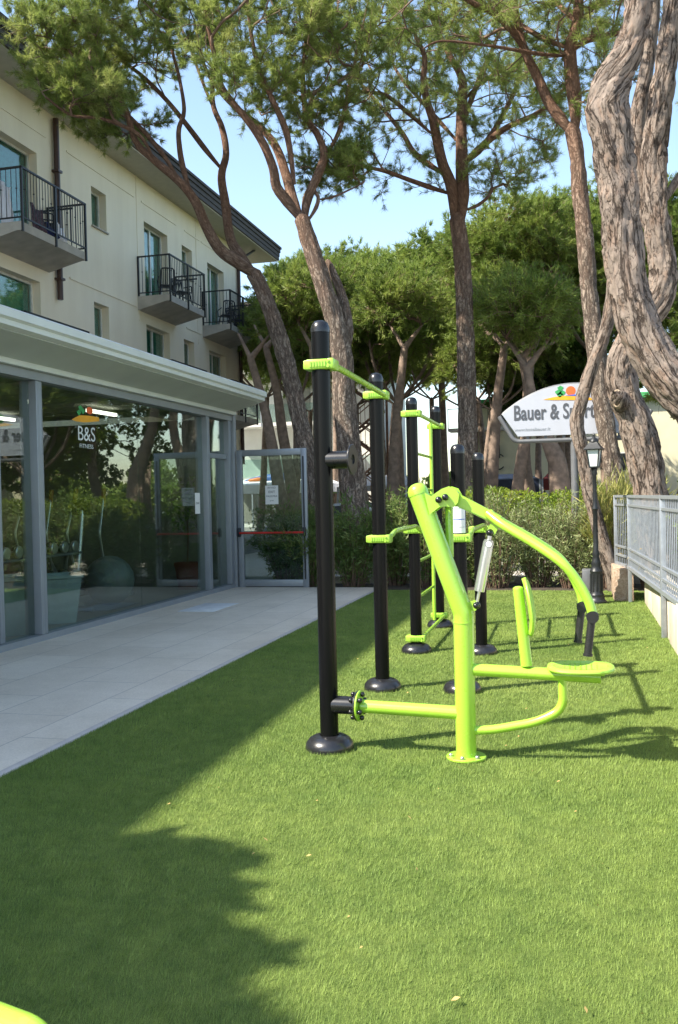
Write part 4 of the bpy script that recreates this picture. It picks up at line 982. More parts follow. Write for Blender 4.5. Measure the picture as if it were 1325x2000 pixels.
for i, (x, y, h) in enumerate(((.50, 15.5, 1.85), (.80, 15.9, 1.8), (1.15, 15.6, 1.6))):
    shrub(x, y, h, .42, .42, ('tall dry tipped reed clump beside the lamp post', 'yellowish reed clump behind the fence end', 'reed clump leaning over the fence end')[i], reedmat, n=60, L=.34, w=.018, seed=120+i, per=2, dens=18, name='reed_clump', cat='reeds', group='reed clumps by the fence end', spread=.45, fan=1.15)
for i, (x, y, h) in enumerate(((1.75, 13.5, 1.35), (1.9, 12.2, 1.2), (2.1, 15.3, 1.9), (2.9, 16.5, 2.0), (3.6, 14.5, 1.7), (3.0, 11.5, 1.4), (2.8, 9.6, 1.2))):
    shrub(x, y, h, .6, .6, ('small bush behind the fence near its far end', 'low bush behind the middle of the fence', 'bright green bush right of the stub pine', 'bush beyond the thick trunk', 'bush far right behind the fence', 'bush out of frame behind the fence', 'low bush out of frame right')[i], boxhedge, n=34, L=.08, w=.035, seed=130+i, per=5, dens=22, name='bush', group='bushes behind the fence')
# clipped hedge beyond the oleanders
def hedge(x0, x1, y0, y1, h, label, seed):
    global rng
    rng = np.random.default_rng(seed); n = int((x1-x0)*2200)
    P = np.stack([rng.uniform(x0, x1, n), rng.uniform(y0, y1, n), rng.random(n)**.5*h], 1); P[:, 2] += .06*np.sin(P[:, 0]*3)+.03*np.sin(P[:, 0]*11+P[:, 1]*5)
    V, F = leaves(P, np.tile([[0, 0, 1.]], (n, 1)), 2, .07, .035, .9); tag(npmesh('hedge', V, F, boxhedge, loc=((x0+x1)/2, (y0+y1)/2, 0)), label, 'hedge')
hedge(-2.6, 1.4, 18.2, 19.2, 1.60, 'clipped yellow green hedge behind the oleanders', 140)
hedge(2.0, 7.5, 18.0, 19.0, 1.9, 'leafy green hedge right of the stub pine', 141)
hedge(-5.9, -3.2, 18.4, 19.2, 1.2, 'dark hedge behind the glass door', 142)
pot = thing('potted_plant', (-6.55, 14.9, .03), 'leafy plant in a red pot just inside the narrow pane', 'potted plant')
g = G(); g.lathe([(.01, 0), (.16, 0), (.22, .40), (.235, .40), (.235, .46), (.20, .46), (.19, .42), (.01, .41)], (-6.55, 14.9, .03), 28); g.build('pot', terra, pot)
g = G(); g.tube([(-6.55, 14.9, .4), (-6.52, 14.9, 1.0), (-6.56, 14.92, 1.5)], .015, 8); g.build('stem', twig_m, pot)
rng = np.random.default_rng(5); P = np.array([-6.55, 14.9, 1.5])+unit(170)*rng.random((170, 1))**.4*np.array([.35, .35, .55]); V, F = leaves(P, unit(170), 3, .10, .05); npmesh('foliage', V, F, oleander, pot)
g = G(); g.rng(-6.42, -6.3, 14.6, 15.2, .03, .04); 

# ------------------------------------------------------------------ street lamp
LX, LYY = .285, 13.36
lamp = thing('lamp_post', (LX, LYY, 0), 'small black classic lamp post with a four sided lantern', 'lamp post')
g = G(); g.lathe([(.14, 0), (.14, .03), (.115, .05), (.10, .10), (.105, .12), (.085, .16), (.08, .42), (.088, .45), (.075, .48), (.06, .52), (.068, .55), (.055, .60), (.045, .66), (.052, .69), (.036, .74), (.030, 1.3), (.044, 1.32), (.036, 1.36), (.028, 1.40), (.026, 1.78), (.040, 1.81), (.034, 1.84), (.045, 1.88), (.030, 1.90), (.01, 1.9)], (LX, LYY, 0), 24)
for k in range(12):
    a = k*math.pi/6; g.tube([(LX+math.cos(a)*.084, LYY+math.sin(a)*.084, .17), (LX+math.cos(a)*.079, LYY+math.sin(a)*.079, .41)], .010, 6)
g.build('pole', lampblack, lamp)
rz = R(45+14)
g = G(); g.lathe([(.001, 1.905), (.075, 1.91), (.115, 2.14), (.001, 2.14)], (LX, LYY, 0), 4, sm=False); lg = g
for v in g.bm.verts: pass
g.mat4(Matrix.Translation((LX, LYY, 0)) @ Matrix.Rotation(R(31), 4, 'Z') @ Matrix.Translation((-LX, -LYY, 0))); lan = g.build('lantern_glass', frosted, lamp)
g = G(); g.lathe([(.001, 2.145), (.165, 2.142), (.168, 2.155), (.10, 2.22), (.075, 2.25), (.001, 2.25)], (LX, LYY, 0), 4, sm=False)
for k in range(4):
    a = k*math.pi/2; g.tube([(LX+math.cos(a)*.080, LYY+math.sin(a)*.080, 1.90), (LX+math.cos(a)*.120, LYY+math.sin(a)*.120, 2.145)], .009, 6)
g.lathe([(.085, 1.893), (.088, 1.912), (.001, 1.912)], (LX, LYY, 0), 4, sm=False)
g.lathe([(.06, 2.24), (.065, 2.26), (.05, 2.29), (.03, 2.31), (.012, 2.33), (.018, 2.35), (.004, 2.38)], (LX, LYY, 0), 16)
g.mat4(Matrix.Translation((LX, LYY, 0)) @ Matrix.Rotation(R(31), 4, 'Z') @ Matrix.Translation((-LX, -LYY, 0))); g.build('lantern_frame', lampblack, lamp)
g = G(); g.rng(LX-.19, LX-.05, 13.9, 14.2, 0, .42, .02); tag(g.build('utility_box', steel_post, loc=(LX-.12, 14.05, 0)), 'small grey utility box half hidden behind the lamp post', 'utility box')

# ------------------------------------------------------------------ hotel sign
SY = 17.2
sp_ = aY(1122, 860, SY); SXc = sp_[0]; 
sign = thing('hotel_sign', (SXc, SY, 0), 'white arched hotel sign reading Bauer & Sporting on a grey post', 'sign')
zb = aY(1060, 851, SY)[2]; ztip = aY(983, 811, SY)[2]; ztop = aY(1122, 750, SY)[2]; half = SXc-aY(982, 811, SY)[0]; bh = SXc-aY(1012, 850, SY)[0]
arc = []
for k in range(25):
    s = -1+2*k/24; arc.append((SXc+s*half*.985, ztip+.03+(ztop-ztip-.03)*(1-abs(s)**2.1)))
outl = [(SXc-bh, zb), (SXc-half, ztip)]+arc+[(SXc+half, ztip), (SXc+bh, zb)]
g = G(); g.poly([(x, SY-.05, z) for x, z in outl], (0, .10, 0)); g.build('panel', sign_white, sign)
g = G(); g.tube([(x, SY-.0, z) for x, z in [(SXc-half-.0, ztip)]+arc+[(SXc+half, ztip)]], .028, 8); g.build('panel_edge', steel_post, sign)
g = G(); g.tube(fillet([(SXc-half-.06, SY, ztip-.02), (SXc-bh-.06, SY, zb-.09), (SXc+bh+.06, SY, zb-.09), (SXc+half+.06, SY, ztip-.02)], .1), .042, 12)
for k in range(7): g.rng(SXc-bh+.15+k*.32, SXc-bh+.20+k*.32, SY-.02, SY+.02, zb-.06, zb+.0)
g.build('carrier_tube', steel_post, sign)
g = G(); g.tube([(SXc, SY+.02, 0), (SXc, SY+.02, zb-.08)], .068, 20); g.build('post', steel_post, sign)
tl_ = aY(1004, 820, SY); tr_ = aY(1081, 820, SY); tz = aY(1050, 807, SY)[2]
lt = lettering('sign_lettering', 'Bauer & Sporting', .34, Matrix.Identity(4), sign_grey, sign, .003, .86, .006)
me = lt.data; xs = [v.co.x for v in me.vertices]; off = root_of(sign)
# the letters were built around the origin: put them on the panel's front
me.transform(Matrix.Translation(off)); xs = [v.co.x for v in me.vertices]; w_ = max(xs)-min(xs)
tgt = (SXc-tl_[0])*2*.80; me.transform(plane_facing((tl_[0]+tgt/2, SY-.055, tz), (1, 0, 0)) @ Matrix.Scale(tgt/w_, 4, (1, 0, 0)) @ Matrix.Scale(1.12, 4, (0, 1, 0))); me.transform(Matrix.Translation(-off))
wz = aY(1040, 839, SY); lettering('web_address', 'www.hotelbauer.it', .085, plane_facing((wz[0], SY-.053, wz[2]), (1, 0, 0)), simple('pale_grey_print', (.30, .32, .35), .5), sign, .002)
lettering('phone_line', 'lignano', .085, plane_facing((2*SXc-wz[0], SY-.053, wz[2]), (1, 0, 0)), MATS['pale_grey_print'], sign, .002)
def sp(px_, py_): q = aY(px_, py_, SY); return (q[0], q[2])
def sxz(pts, y=SY-.053): return [(x, y, z) for x, z in pts]
g = G(); g.poly(sxz([sp(1062, 781), sp(1078, 777), sp(1095, 774), sp(1120, 773), sp(1152, 777), sp(1163, 782), sp(1140, 782), sp(1110, 782), sp(1080, 782)]), (0, -.003, 0)); g.build('island', sign_sand, sign)
c1 = sp(1115, 764); g = G(); g.poly(sxz(blob(c1[0], c1[1], .085, .085), SY-.051), (0, -.003, 0)); g.build('sun_disc', sign_orange, sign)
g = G()
for q, s_ in (((1095, 759), .05), ((1091, 767), .055), ((1099, 768), .05), ((1094, 772), .05)): c1 = sp(*q); g.poly(sxz(blob(c1[0], c1[1], s_, s_*.8, wob=.15)), (0, -.003, 0))
g.build('tree_mark', sign_green, sign)
g = G(); g.poly(sxz([sp(1104, 773.5), sp(1120, 771), sp(1140, 772), sp(1155, 775), sp(1140, 775), sp(1120, 774)], SY-.057), (0, -.002, 0)); g.build('wave_mark', sign_blue, sign)

# ------------------------------------------------------------------ wall and fence on the right
wl = thing('garden_wall', (WALLX, 9, 0), 'low cream block wall along the right side of the turf', 'wall')
g = G()
yy = 13.45; k = 0
hs = [.46, .46, .47, .50, .50, .50, .52, .52, .52]
for i in range(9):
    y1_ = yy-1.18; xo = WALLX-.015*(0 if i < 2 else 0); step_ = .0 if yy > 10.7 else -.012
    g.box((WALLX+.12+step_, (yy+y1_)/2+.004, hs[i]/2-.01), (.24, 1.17, hs[i]), None, .006); yy = y1_
g.build('blocks', blockm, wl)
g = G(); g.rng(.53, .80, 13.62, 14.55, -.01, .47, .012)
tag(g.build('stone_pillar', travertine, loc=(.66, 14.0, 0)), 'rough travertine block at the far end of the garden wall', 'pillar')
fence = thing('steel_fence', (.8, 12, 0), 'grey galvanised bar fence with vertical rods above the garden wall', 'fence')
pa_ = Vector((.700, 14.47, 0)); P1 = Vector((.743, 13.517, 0)); dirf = (Vector((.896, 10.224, 0))-P1); dirf.normalize(); stepf = 3.29
e0 = Vector((.60, 14.45, 0))
posts = [P1+dirf*stepf*k for k in range(4)]
def z_lo(p): return .47
for k, p in enumerate(posts):
    g = G(); g.box(p+Vector((0, 0, .75)), (.05, .06, 1.5), math.atan2(dirf.y, dirf.x)-math.pi/2, .004); g.build('post', galv, fence)
g = G(); g.box(e0+Vector((0, 0, .98)), (.05, .05, 1.04), 0, .004); g.build('post', galv, fence)
for a, b in [(e0, posts[0])]+list(zip(posts[:-1], posts[1:])):
    d = (b-a); L = d.length; an = math.atan2(d.y, d.x)-math.pi/2; mid = (a+b)/2
    g = G()
    for z, hh, ww in ((1.485, .035, .05), (1.36, .028, .035), (.75, .028, .035), (.62, .028, .035), (.485, .045, .05)):
        g.box(mid+Vector((0, 0, z)), (ww, L-.055, hh), an)
    nb = int(L/.115)
    for i in range(1, nb):
        p = a.lerp(b, i/nb); g.box(p+Vector((.0, 0, .985)), (.009, .014, .965), an)
    g.build('bar_panel', galv, fence)
# a few straw blades caught in the fence
V = []
for i in range(14):
    p = np.array(P1+dirf*rng.uniform(-.9, 2.2))+np.array([-.04, 0, rng.uniform(.45, .85)]); d_ = np.array([rng.uniform(-.12, .05), rng.uniform(-.3, .3), rng.uniform(-.08, .08)]); V += [p, p+d_+[0, 0, .008], p+d_*.5+[0, 0, .012]]
tag(npmesh('straw', np.array(V), np.arange(len(V)).reshape(-1, 3), drygrass), 'dry reed blades caught in the fence rails', 'straw', kind='stuff')

# ------------------------------------------------------------------ outdoor gym
PR = .057
def post(name_, x, y, h, label, group='round topped black posts'):
    r_ = thing('training_post', (x, y, 0), label, 'post', group)
    g = G(); prof = [(PR, .02), (PR, h-.075)]; g.lathe(prof, (x, y, 0), 40); g.build('tube', post_black, r_)
    g = G(); g.lathe([(PR+.002, h-.075), (PR+.002, h-.05), (PR*.97, h-.036), (PR*.86, h-.019), (PR*.65, h-.007), (PR*.35, h-.001), (.001, h)], (x, y, 0), 40); g.build('cap', black, r_)
    g = G(); g.lathe([(.150, .0), (.152, .018), (.146, .042), (.125, .068), (.10, .082), (.075, .088), (PR+.004, .089), (PR+.002, .08)], (x, y, 0), 44)
    g.build('base_cover', rubber, r_)
    return r_
A1, A2, A3, A4, A5, A6 = (-1.493, 5.49), (-1.525, 7.28), (-1.545, 9.06), (-1.565, 10.85), (-.882, 7.28), (-.900, 9.06)
PX = -1.55
p1 = post('a', *A1, 2.645, 'tallest nearest black post with flanged stub and lime clamp')
p2 = post('b', *A2, 2.55, 'second tall black post, lime clamps near top and at waist height')
p3 = post('c', *A3, 2.535, 'third tall black post with a lime clamp near its foot')
p4 = post('d', *A4, 2.61, 'farthest tall black post carrying the lime ladder rail')
p5 = post('e', *A5, 1.955, 'lower black post with a white instruction label')
p6 = post('f', *A6, 1.965, 'lower black post behind the one with the label')
def clampmesh(p, z, side, nm='clamp', w=.175, h=.064, d=.13):
    """two half blocks bolted round a post; side = +1/-1 where the bar leaves (towards +Y / -Y)"""
    g = G(); x, y = p
    g.box((x-.012, y-.035, z), (w-.03, d*.5, h), None, .012, 2); g.box((x-.012, y+.036, z), (w-.03, d*.5, h), None, .012, 2)
    g.box((x+.075, y, z), (.045, d+.01, h+.004), None, .012, 2)
    g.box((x-.085, y, z), (.03, d*.92, h*.9), None, .01, 2)
    for s_ in (-1, 1): g.tube([(x+.062, y-.078, z+s_*.016), (x+.062, y-.066, z+s_*.016)], .009, 10)
    for k in range(6): g.rng(x-.055+k*.018, x-.045+k*.018, y-.0725, y-.066, z-.016, z+.016)
    return g
def put_clamp(p, z, parent): return clampmesh(p, z, 1).build('clamp', lime2, parent)
# pull-up bar between posts 1 and 2
def bar(pa, pb, z, label, group, r=.021, rise=0.0, off=.072):
    b_ = thing('grip_bar', ((pa[0]+pb[0])/2+off, (pa[1]+pb[1])/2, z), label, 'bar', group)
    pts = [(pa[0]+off, pa[1]+.03, z), (pb[0]+off, pb[1]-.03, z)]
    if rise: pts = [(pa[0]+off, pa[1]+.04, z), (pa[0]+off+.0, pa[1]+.30, z+rise), (pb[0]+off, pb[1]-.30, z+rise), (pb[0]+off, pb[1]-.04, z)]; pts = fillet(pts, .1)
    g = G(); g.tube(pts, r, 14); g.build('rod', lime, b_)
    for q in (pa, pb): put_clamp(q, z, b_)
    return b_
bar(A1, A2, 2.37, 'high lime pull-up bar between the first and second tall posts', 'lime bars between posts')
bar(A2, A3, 1.215, 'waist high lime dip bar between the second and third tall posts', 'lime bars between posts', rise=.05)
bar(A5, A6, 1.215, 'waist high lime dip bar between the two lower posts', 'lime bars between posts', rise=.05)
# ladder between posts 3 and 4
lad = thing('wall_bars', (PX+.06, 10.0, .13), 'lime climbing ladder fixed between the third and fourth posts', 'ladder')
for z in (.14, 2.37):
    g = G(); g.tube([(PX+.06, 9.09, z), (PX+.05, 10.82, z)], .02, 12); g.build('rod', lime, lad)
    for q in (A3, A4): put_clamp(q, z, lad)
for x_, y in ((-1.585, 9.22), (-1.605, 10.70)): g = G(); g.tube([(x_, y, .10), (x_, y, 2.40)], .021, 14); g.build('rail', lime, lad)
for z in (.50, .87, 1.24, 1.62, 2.0): g = G(); g.tube([(-1.585, 9.22, z), (-1.605, 10.70, z)], .016, 12); g.build('rung', lime, lad)
# instruction label on post 5
def wrap_label(x, y, z0, z1, parent, a0, a1, r_):
    V = []; F = []; n = 14
    for i in range(n+1):
        a = a0+(a1-a0)*i/n
        V += [(x+math.cos(a)*r_, y+math.sin(a)*r_, z0), (x+math.cos(a)*r_, y+math.sin(a)*r_, z1)]
        if i: F.append([2*i-2, 2*i, 2*i+1, 2*i-1])
    return V, F
V, F = wrap_label(A5[0], A5[1], 1.255, 1.475, p5, R(-150), R(-25), PR+.0015); lb = npmesh('label_sheet', np.array(V), np.array(F), paper, p5, smooth=True)
for z0, z1, mt in ((1.36, 1.366, MATS['logo_blue']), (1.45, 1.454, MATS['logo_green']), (1.30, 1.303, MATS['pale_grey_print'])):
    V, F = wrap_label(A5[0], A5[1], z0, z1, p5, R(-145), R(-30), PR+.0025); npmesh('label_line', np.array(V), np.array(F), mt, lb, smooth=True)
# flanged stubs on post 1
def stub(z, y, parent):
    x = A1[0]
    g = G(); g.tube([(x+.03, y, z), (x+.185, y-.01, z)], .055, 28); g.build('stub', black, parent)
def flange(xc, y, z, mat, parent, th=.012, hole=True, r_=.092, nm='flange'):
    g = G(); prof = [(.030 if hole else .001, 0), (r_-.003, 0), (r_, .003), (r_, th-.003), (r_-.003, th), (.030 if hole else .001, th)] + ([(.030, 0)] if hole else [])
    g.lathe(prof, (xc, y, z), 36, (1, -.10, 0)); return g.build(nm, mat, parent)
stub(1.785, A1[1], p1); flange(A1[0]+.18, A1[1]-.01, 1.785, rubber, p1)
stub(.275, A1[1], p1); flange(A1[0]+.18, A1[1]-.01, .275, rubber, p1, hole=False)

# seated press machine
mc = thing('press_machine', (-.65, 5.42, 0), 'lime green seated press machine with curved arms and damper', 'exercise machine')
MY = 5.42
def mp(px_, py_, y=MY): return Vector(aY(px_, py_, y))
knee = mp(905, 1205); top = mp(817, 962); base = Vector((knee.x+.002, MY, 0.012))
g = G(); g.lathe([(.001, .0), (.118, .0), (.118, .010), (.114, .014), (.001, .014)], (base.x, MY, .004), 40); bp = g.build('base_plate', lime, mc)
for a in (75, 200, 262, 320): g = G(); q = (base.x+math.cos(R(a))*.092, MY+math.sin(R(a))*.092); g.lathe([(.013, .016), (.013, .028), (.008, .034), (.001, .034)], (q[0], q[1], 0), 12); g.build('anchor_bolt', zinc, bp)
kz = Vector((base.x+.0, MY, knee.z-.03))
g = G(); g.tube([base, kz, ], .060, 40); g.tube([kz-Vector((0, 0, .004)), kz+Vector((0, 0, .004))], .0625, 40)
d1 = (top-kz).normalized(); cv = fillet([kz, kz+Vector((0, 0, .05)), top], .06); g.tube(cv, .060, 40); g.build('main_tube', lime, mc)
g = G(); q = Vector((0, 0, 1)).rotation_difference(d1); g.lathe([(.062, -.012), (.062, .0), (.058, .022), (.045, .042), (.025, .053), (.001, .056)], top, 36, d1); g.build('end_cap', lime, mc)
# side plates carrying the pivot
hub = mp(880, 969)
def qp(px_, py_, y): v = mp(px_, py_, MY); v.y = y; return v
plate = [(833, 962), (846, 969), (856, 962), (866, 955), (880, 950), (893, 954), (900, 966), (898, 981), (890, 990), (875, 989), (862, 990), (850, 999), (843, 1005)]
for y in (MY-.075, MY+.062): g = G(); g.poly([qp(a, b, y) for a, b in plate], (0, .010, 0)); g.build('pivot_plate', lime, mc)
g = G(); g.tube([qp(881, 971, MY-.064), qp(881, 971, MY+.061)], .052, 28); g.build('pivot_hub', lime, mc)
for a in ((861, 976), (874, 971)):
    for y in (MY-.088, MY+.085): g = G(); v = qp(a[0], a[1], y); g.sphere(v, .020, 16); g.build('bolt_cap', black, mc)
# arm beam then two curved tubes
ae = mp(978, 1018)
g = G(); dA = (ae-hub).normalized(); nA = Vector((dA.z, 0, -dA.x)); wB = .036
g.poly([Vector(hub)+nA*wB+Vector((0, -.03, 0)), ae+nA*.03+Vector((0, -.03, 0)), ae-nA*.03+Vector((0, -.03, 0)), Vector(hub)-nA*wB+Vector((0, -.03, 0))], (0, .06, 0)); bm_ = g.bm
bmesh.ops.bevel(bm_, geom=bm_.edges[:], offset=.008, segments=2, affect='EDGES'); g.build('arm_beam', lime, mc)
near = [(955, 1003), (985, 1024), (1045, 1058), (1098, 1093), (1128, 1128), (1150, 1168), (1156, 1190)]
for s_, lbn in ((-1, 'n'), (1, 'f')):
    pts = []
    for i, a in enumerate(near):
        v = mp(*a); f_ = min(1, max(0, (i)/3.0)); v.y = MY+s_*(.03+.20*f_); v.x -= (.05*f_*i/6 if s_ > 0 else 0); pts.append(v)
    P_, _r = resample(pts, [.027]*len(pts), .03)
    g = G(); g.tube(P_, .0265, 24); arm = g.build('press_arm', lime, mc)
    e_ = pts[-1]; g = G(); g.tube([e_+Vector((0, s_*-.0, .0))+Vector((0, -.035, -.012)), e_+Vector((0, .030, -.010))], .033, 24); g.build('grip_joint', grip, arm)
    g = G(); h0 = e_+Vector((-.005, 0, -.03)); h1 = e_+Vector((-.028, 0, -.215)); g.tube([h0, h1], .021, 20)
    for k in range(16): c_ = h0.lerp(h1, .10+.05*k); g.tube([c_-Vector((0, 0, .0015)), c_+Vector((0, 0, .0015))], .0217, 20)
    g.tube([h1, h1+Vector((-.001, 0, -.012))], .026, 20); g.build('hand_grip', grip, arm)
# damper
dt, db = mp(958, 1040), mp(931, 1182)
dd = (db-dt).normalized()
g = G(); g.tube([dt+dd*.055, db-dd*.085], .031, 28); g.tube([dt+dd*.045, dt+dd*.056], .027, 28); dmp = g.build('damper', silver, mc)
g = G(); g.tube([db-dd*.085, db], .009, 12); g.tube([dt, dt+dd*.05], .013, 12); g.build('damper_rod', silver, dmp)
g = G(); g.lathe([(.021, 0), (.021, .004), (.001, .005)], mp(956, 1062)+Vector((0, -.031, 0)), 24, (0, -1, 0)); g.build('damper_badge', rubber, dmp)
g = G(); g.lathe([(.013, 0), (.018, .0), (.018, .0015), (.013, .0015), (.013, 0)], mp(956, 1062)+Vector((0, -.0365, 0)), 24, (0, -1, 0)); g.rng(mp(956, 1062).x-.004, mp(956, 1062).x+.004, MY-.0385, MY-.0365, mp(956, 1062).z-.009, mp(956, 1062).z+.009); g.build('badge_mark', decal_w, dmp)
for v in (dt, db):
    g = G(); g.sphere(v, .024, 18); g.sphere(v+Vector((0, -.028, 0)), .017, 14); g.build('ball_joint', black, mc)
g = G(); g.poly([mp(962, 1016)+Vector((0, -.012, 0)), mp(978, 1022)+Vector((0, -.012, 0)), mp(966, 1046)+Vector((0, -.012, 0)), mp(952, 1036)+Vector((0, -.012, 0))], (0, .024, 0)); g.build('damper_lug', lime, mc)
g = G(); g.poly([mp(903, 1178)+Vector((0, -.012, 0)), mp(928, 1172)+Vector((0, -.012, 0)), mp(938, 1180)+Vector((0, -.012, 0)), mp(930, 1192)+Vector((0, -.012, 0)), mp(908, 1194)+Vector((0, -.012, 0))], (0, .024, 0)); g.build('damper_lug', lime, mc)
# side tube to post 1 with bolted flange
g = G(); g.tube([(A1[0]+.21, 5.475, .275), (kz.x-.03, MY, .268)], .040, 28); g.build('link_tube', lime, mc)
fl_ = flange(A1[0]+.193, 5.48, .275, lime, mc, .012, False, .094)
for k in range(6):
    a = R(60*k+20); q = Vector((0, math.cos(a)*.070, math.sin(a)*.070)); g = G(); c_ = Vector((A1[0]+.207, 5.475, .275))+q
    g.sphere(c_+Vector((.008, 0, 0)), .016, 12); g.tube([c_-Vector((.055, 0, 0)), c_], .011, 10); g.sphere(c_-Vector((.05, 0, 0)), .015, 12); g.build('flange_bolt', black, fl_)
# seat tube, seat plate, prop tube, chest pad
sl0 = Vector((kz.x+.03, MY, .527)); sl1 = Vector((.13, MY, .50))
g = G(); g.tube([sl0, sl1], .036, 28); g.build('seat_tube', lime, mc)
sc_ = Vector((.02, MY, .553))
g = G(); oval = []
for k in range(40):
    a = 2*math.pi*k/40; ex = .185*math.copysign(abs(math.cos(a))**.75, math.cos(a)); ey = .165*math.copysign(abs(math.sin(a))**.75, math.sin(a)); oval.append((ex, ey))
rings = [(1.0, -.012), (1.02, -.004), (1.0, .006), (.94, .012), (.8, .008), (.55, .003), (.25, .0)]
V = []
for s_, z in rings:
    for (ex, ey) in oval: V.append((sc_.x+ex*s_, sc_.y+ey*s_, sc_.z+z+.0*abs(ex)+.10*ex*ex+.18*ey*ey*0))
V.append((sc_.x, sc_.y, sc_.z)); F = []
n = 40
for i in range(len(rings)-1):
    for k in range(n): F.append([i*n+k, i*n+(k+1) % n, (i+1)*n+(k+1) % n, (i+1)*n+k])
for k in range(n): F.append([(len(rings)-1)*n+k, (len(rings)-1)*n+(k+1) % n, len(V)-1, len(V)-1])
g._add([Vector(v) for v in V], [tuple(dict.fromkeys(f)) for f in F], True); g._add([Vector(v) for v in V[:n]], [tuple(range(n))], False); seat = g.build('seat', lime2, mc)
g = G()
for i in range(-5, 6):
    for j in range(-4, 5):
        ex = i*.030; ey = j*.032+(.016 if i % 2 else 0)
        if (ex/.165)**2+(ey/.145)**2 < .85 and (i+j) % 1 == 0:
            rr = max(abs(ex)/.185, abs(ey)/.165); z = .0115 if rr > .86 else (.0095 if rr > .7 else .0055)
            g.lathe([(.004, 0), (.004, .0018), (.001, .002)], (sc_.x+ex, sc_.y+ey, sc_.z+z+.10*ex*ex-.001), 8)
g.build('seat_studs', simple('dark_green_dots', (.26, .50, .02), .6), seat)
g = G(); g.poly([(-.11, MY-.035, .522), (.15, MY-.035, .512), (.15, MY+.035, .512), (-.11, MY+.035, .522)], (0, 0, .016)); g.build('seat_bracket', lime, mc)
g = G(); g.tube(fillet([Vector((-.082, MY, .50)), Vector((-.080, MY, .31)), mp(1050, 1410), Vector((kz.x+.16, MY, mp(960, 1425).z+.0)), Vector((kz.x+.04, MY, mp(940, 1427).z))], .10, 10), .0265, 24); g.build('prop_tube', lime, mc)
bt, bb = mp(1012, 1150), mp(1029, 1300)
g = G(); g.tube([bb, bt], [.034, .030], 24); g.lathe([(.0302, -.001), (.029, .006), (.022, .012), (.012, .015), (.001, .016)], bt, 24, (bt-bb)); g.build('backrest_tube', lime, mc)
pd = [(1017, 1128), (1023, 1133), (1030, 1150), (1038, 1190), (1041, 1215), (1036, 1238), (1030, 1250), (1028, 1240), (1026, 1200), (1020, 1160)]
V = []; n = len(pd)
prof_y = np.linspace(-1, 1, 13)
pts = [(1021, 1130), (1027, 1152), (1034, 1188), (1037, 1215), (1034, 1240)]
P_, _q = resample([mp(*a) for a in pts], [1]*5, .015)
V = []; m = len(P_)
for i, p in enumerate(P_):
    s = i/(m-1); hw = .125*(1-abs(2*s-1)**3.2*.75)
    for u in prof_y: V.append((p.x+.028*(1-u*u)*0+.020*u*u, MY+u*hw, p.z))
F = [[i*13+k, i*13+k+1, (i+1)*13+k+1, (i+1)*13+k] for i in range(m-1) for k in range(12)]
pad = npmesh('chest_pad', np.array(V), np.array(F), lime2, mc, smooth=True); md = pad.modifiers.new('s', 'SOLIDIFY'); md.thickness = .013; md.offset = 0
# thin strut on the machine's far side
g = G(); g.tube([qp(873, 988, MY+.10), qp(876, 1090, MY+.07)], .024, 18); g.build('strut', lime, mc)

# neighbouring machine: only its handle reaches the lower left corner
nb_ = thing('leg_machine', (-1.6, .95, 0), 'lime green tube of another machine reaching into the bottom left corner', 'exercise machine')
a_, b2 = aY(-60, 1976, 1.25), aY(85, 2034, 1.18)
g = G(); g.tube(fillet([tuple(aY(-200, 1900, 1.32)), tuple(a_), tuple(b2), (b2[0]+.03, b2[1]-.03, b2[2]-.12)], .05), .028, 28); g.build('handle', lime, nb_)
q = aY(-200, 1900, 1.32); g = G(); g.tube([(q[0], q[1], 0), (q[0], q[1], q[2]+.05)], .057, 28); g.lathe([(.118, 0), (.118, .014), (.001, .014)], (q[0], q[1], .002), 32); g.build('main_tube', lime, nb_)

# ------------------------------------------------------------------ background structures
def far_house(name, x0, x1, y0, y1, h, label, mat, floors=2, cat='building', win=True, roofm=None, over=.5):
    r_ = thing(name, ((x0+x1)/2, y0, 0), label, cat)
    g = G(); g.rng(x0, x1, y0, y1, -.01, h); g.build('wall', mat, r_)
    g = G(); g.rng(x0-over, x1+over, y0-over, y1+over, h+.003, h+.28); g.build('roof', roofm or roofcol, r_)
    return r_
# cream building with green roof (middle right)
Yb = 50; ax0 = aY(915, 900, Yb)[0]; ax1 = ax0+11; hz = aY(940, 792, Yb)[2]
h1 = far_house('cream_house', ax0, ax1, Yb, Yb+10, hz, 'cream building with green roof edge behind the sign', cream2, roofm=greenroof, over=.4)
g = G(); g.rng(ax0-.9, ax0+2.0, Yb-1.3, Yb-.004, aY(940, 838, Yb)[2]-.15, aY(940, 838, Yb)[2]); bq = g.build('balcony_slab', white_r, h1)
g = G(); zz = aY(940, 838, Yb)[2]
for k in range(5): g.rng(ax0-.9+k*.7, ax0-.86+k*.7, Yb-1.3, Yb-1.26, zz, zz+1.0)
g.rng(ax0-.9, ax0+2, Yb-1.3, Yb-1.26, zz+1.0, zz+1.04); g.build('railing', iron, bq)
for xx in (2.6, 5.2, 7.8):
    g = G(); g.rng(ax0+xx, ax0+xx+.5, Yb-.04, Yb-.004, 2.6, 3.6); w = g.build('window', winframe, h1)
    g = G(); g.rng(ax0+xx+.06, ax0+xx+.44, Yb-.055, Yb-.042, 2.66, 3.54); g.build('pane', gymdark, w)
c1 = aY(972, 902, Yb-.06); g = G(); g.tube([(c1[0]+.42*math.cos(a), Yb-.08, c1[2]+.42*math.sin(a)) for a in np.linspace(.7, 5.6, 20)], .035, 6); g.build('letter_c', iron, h1)
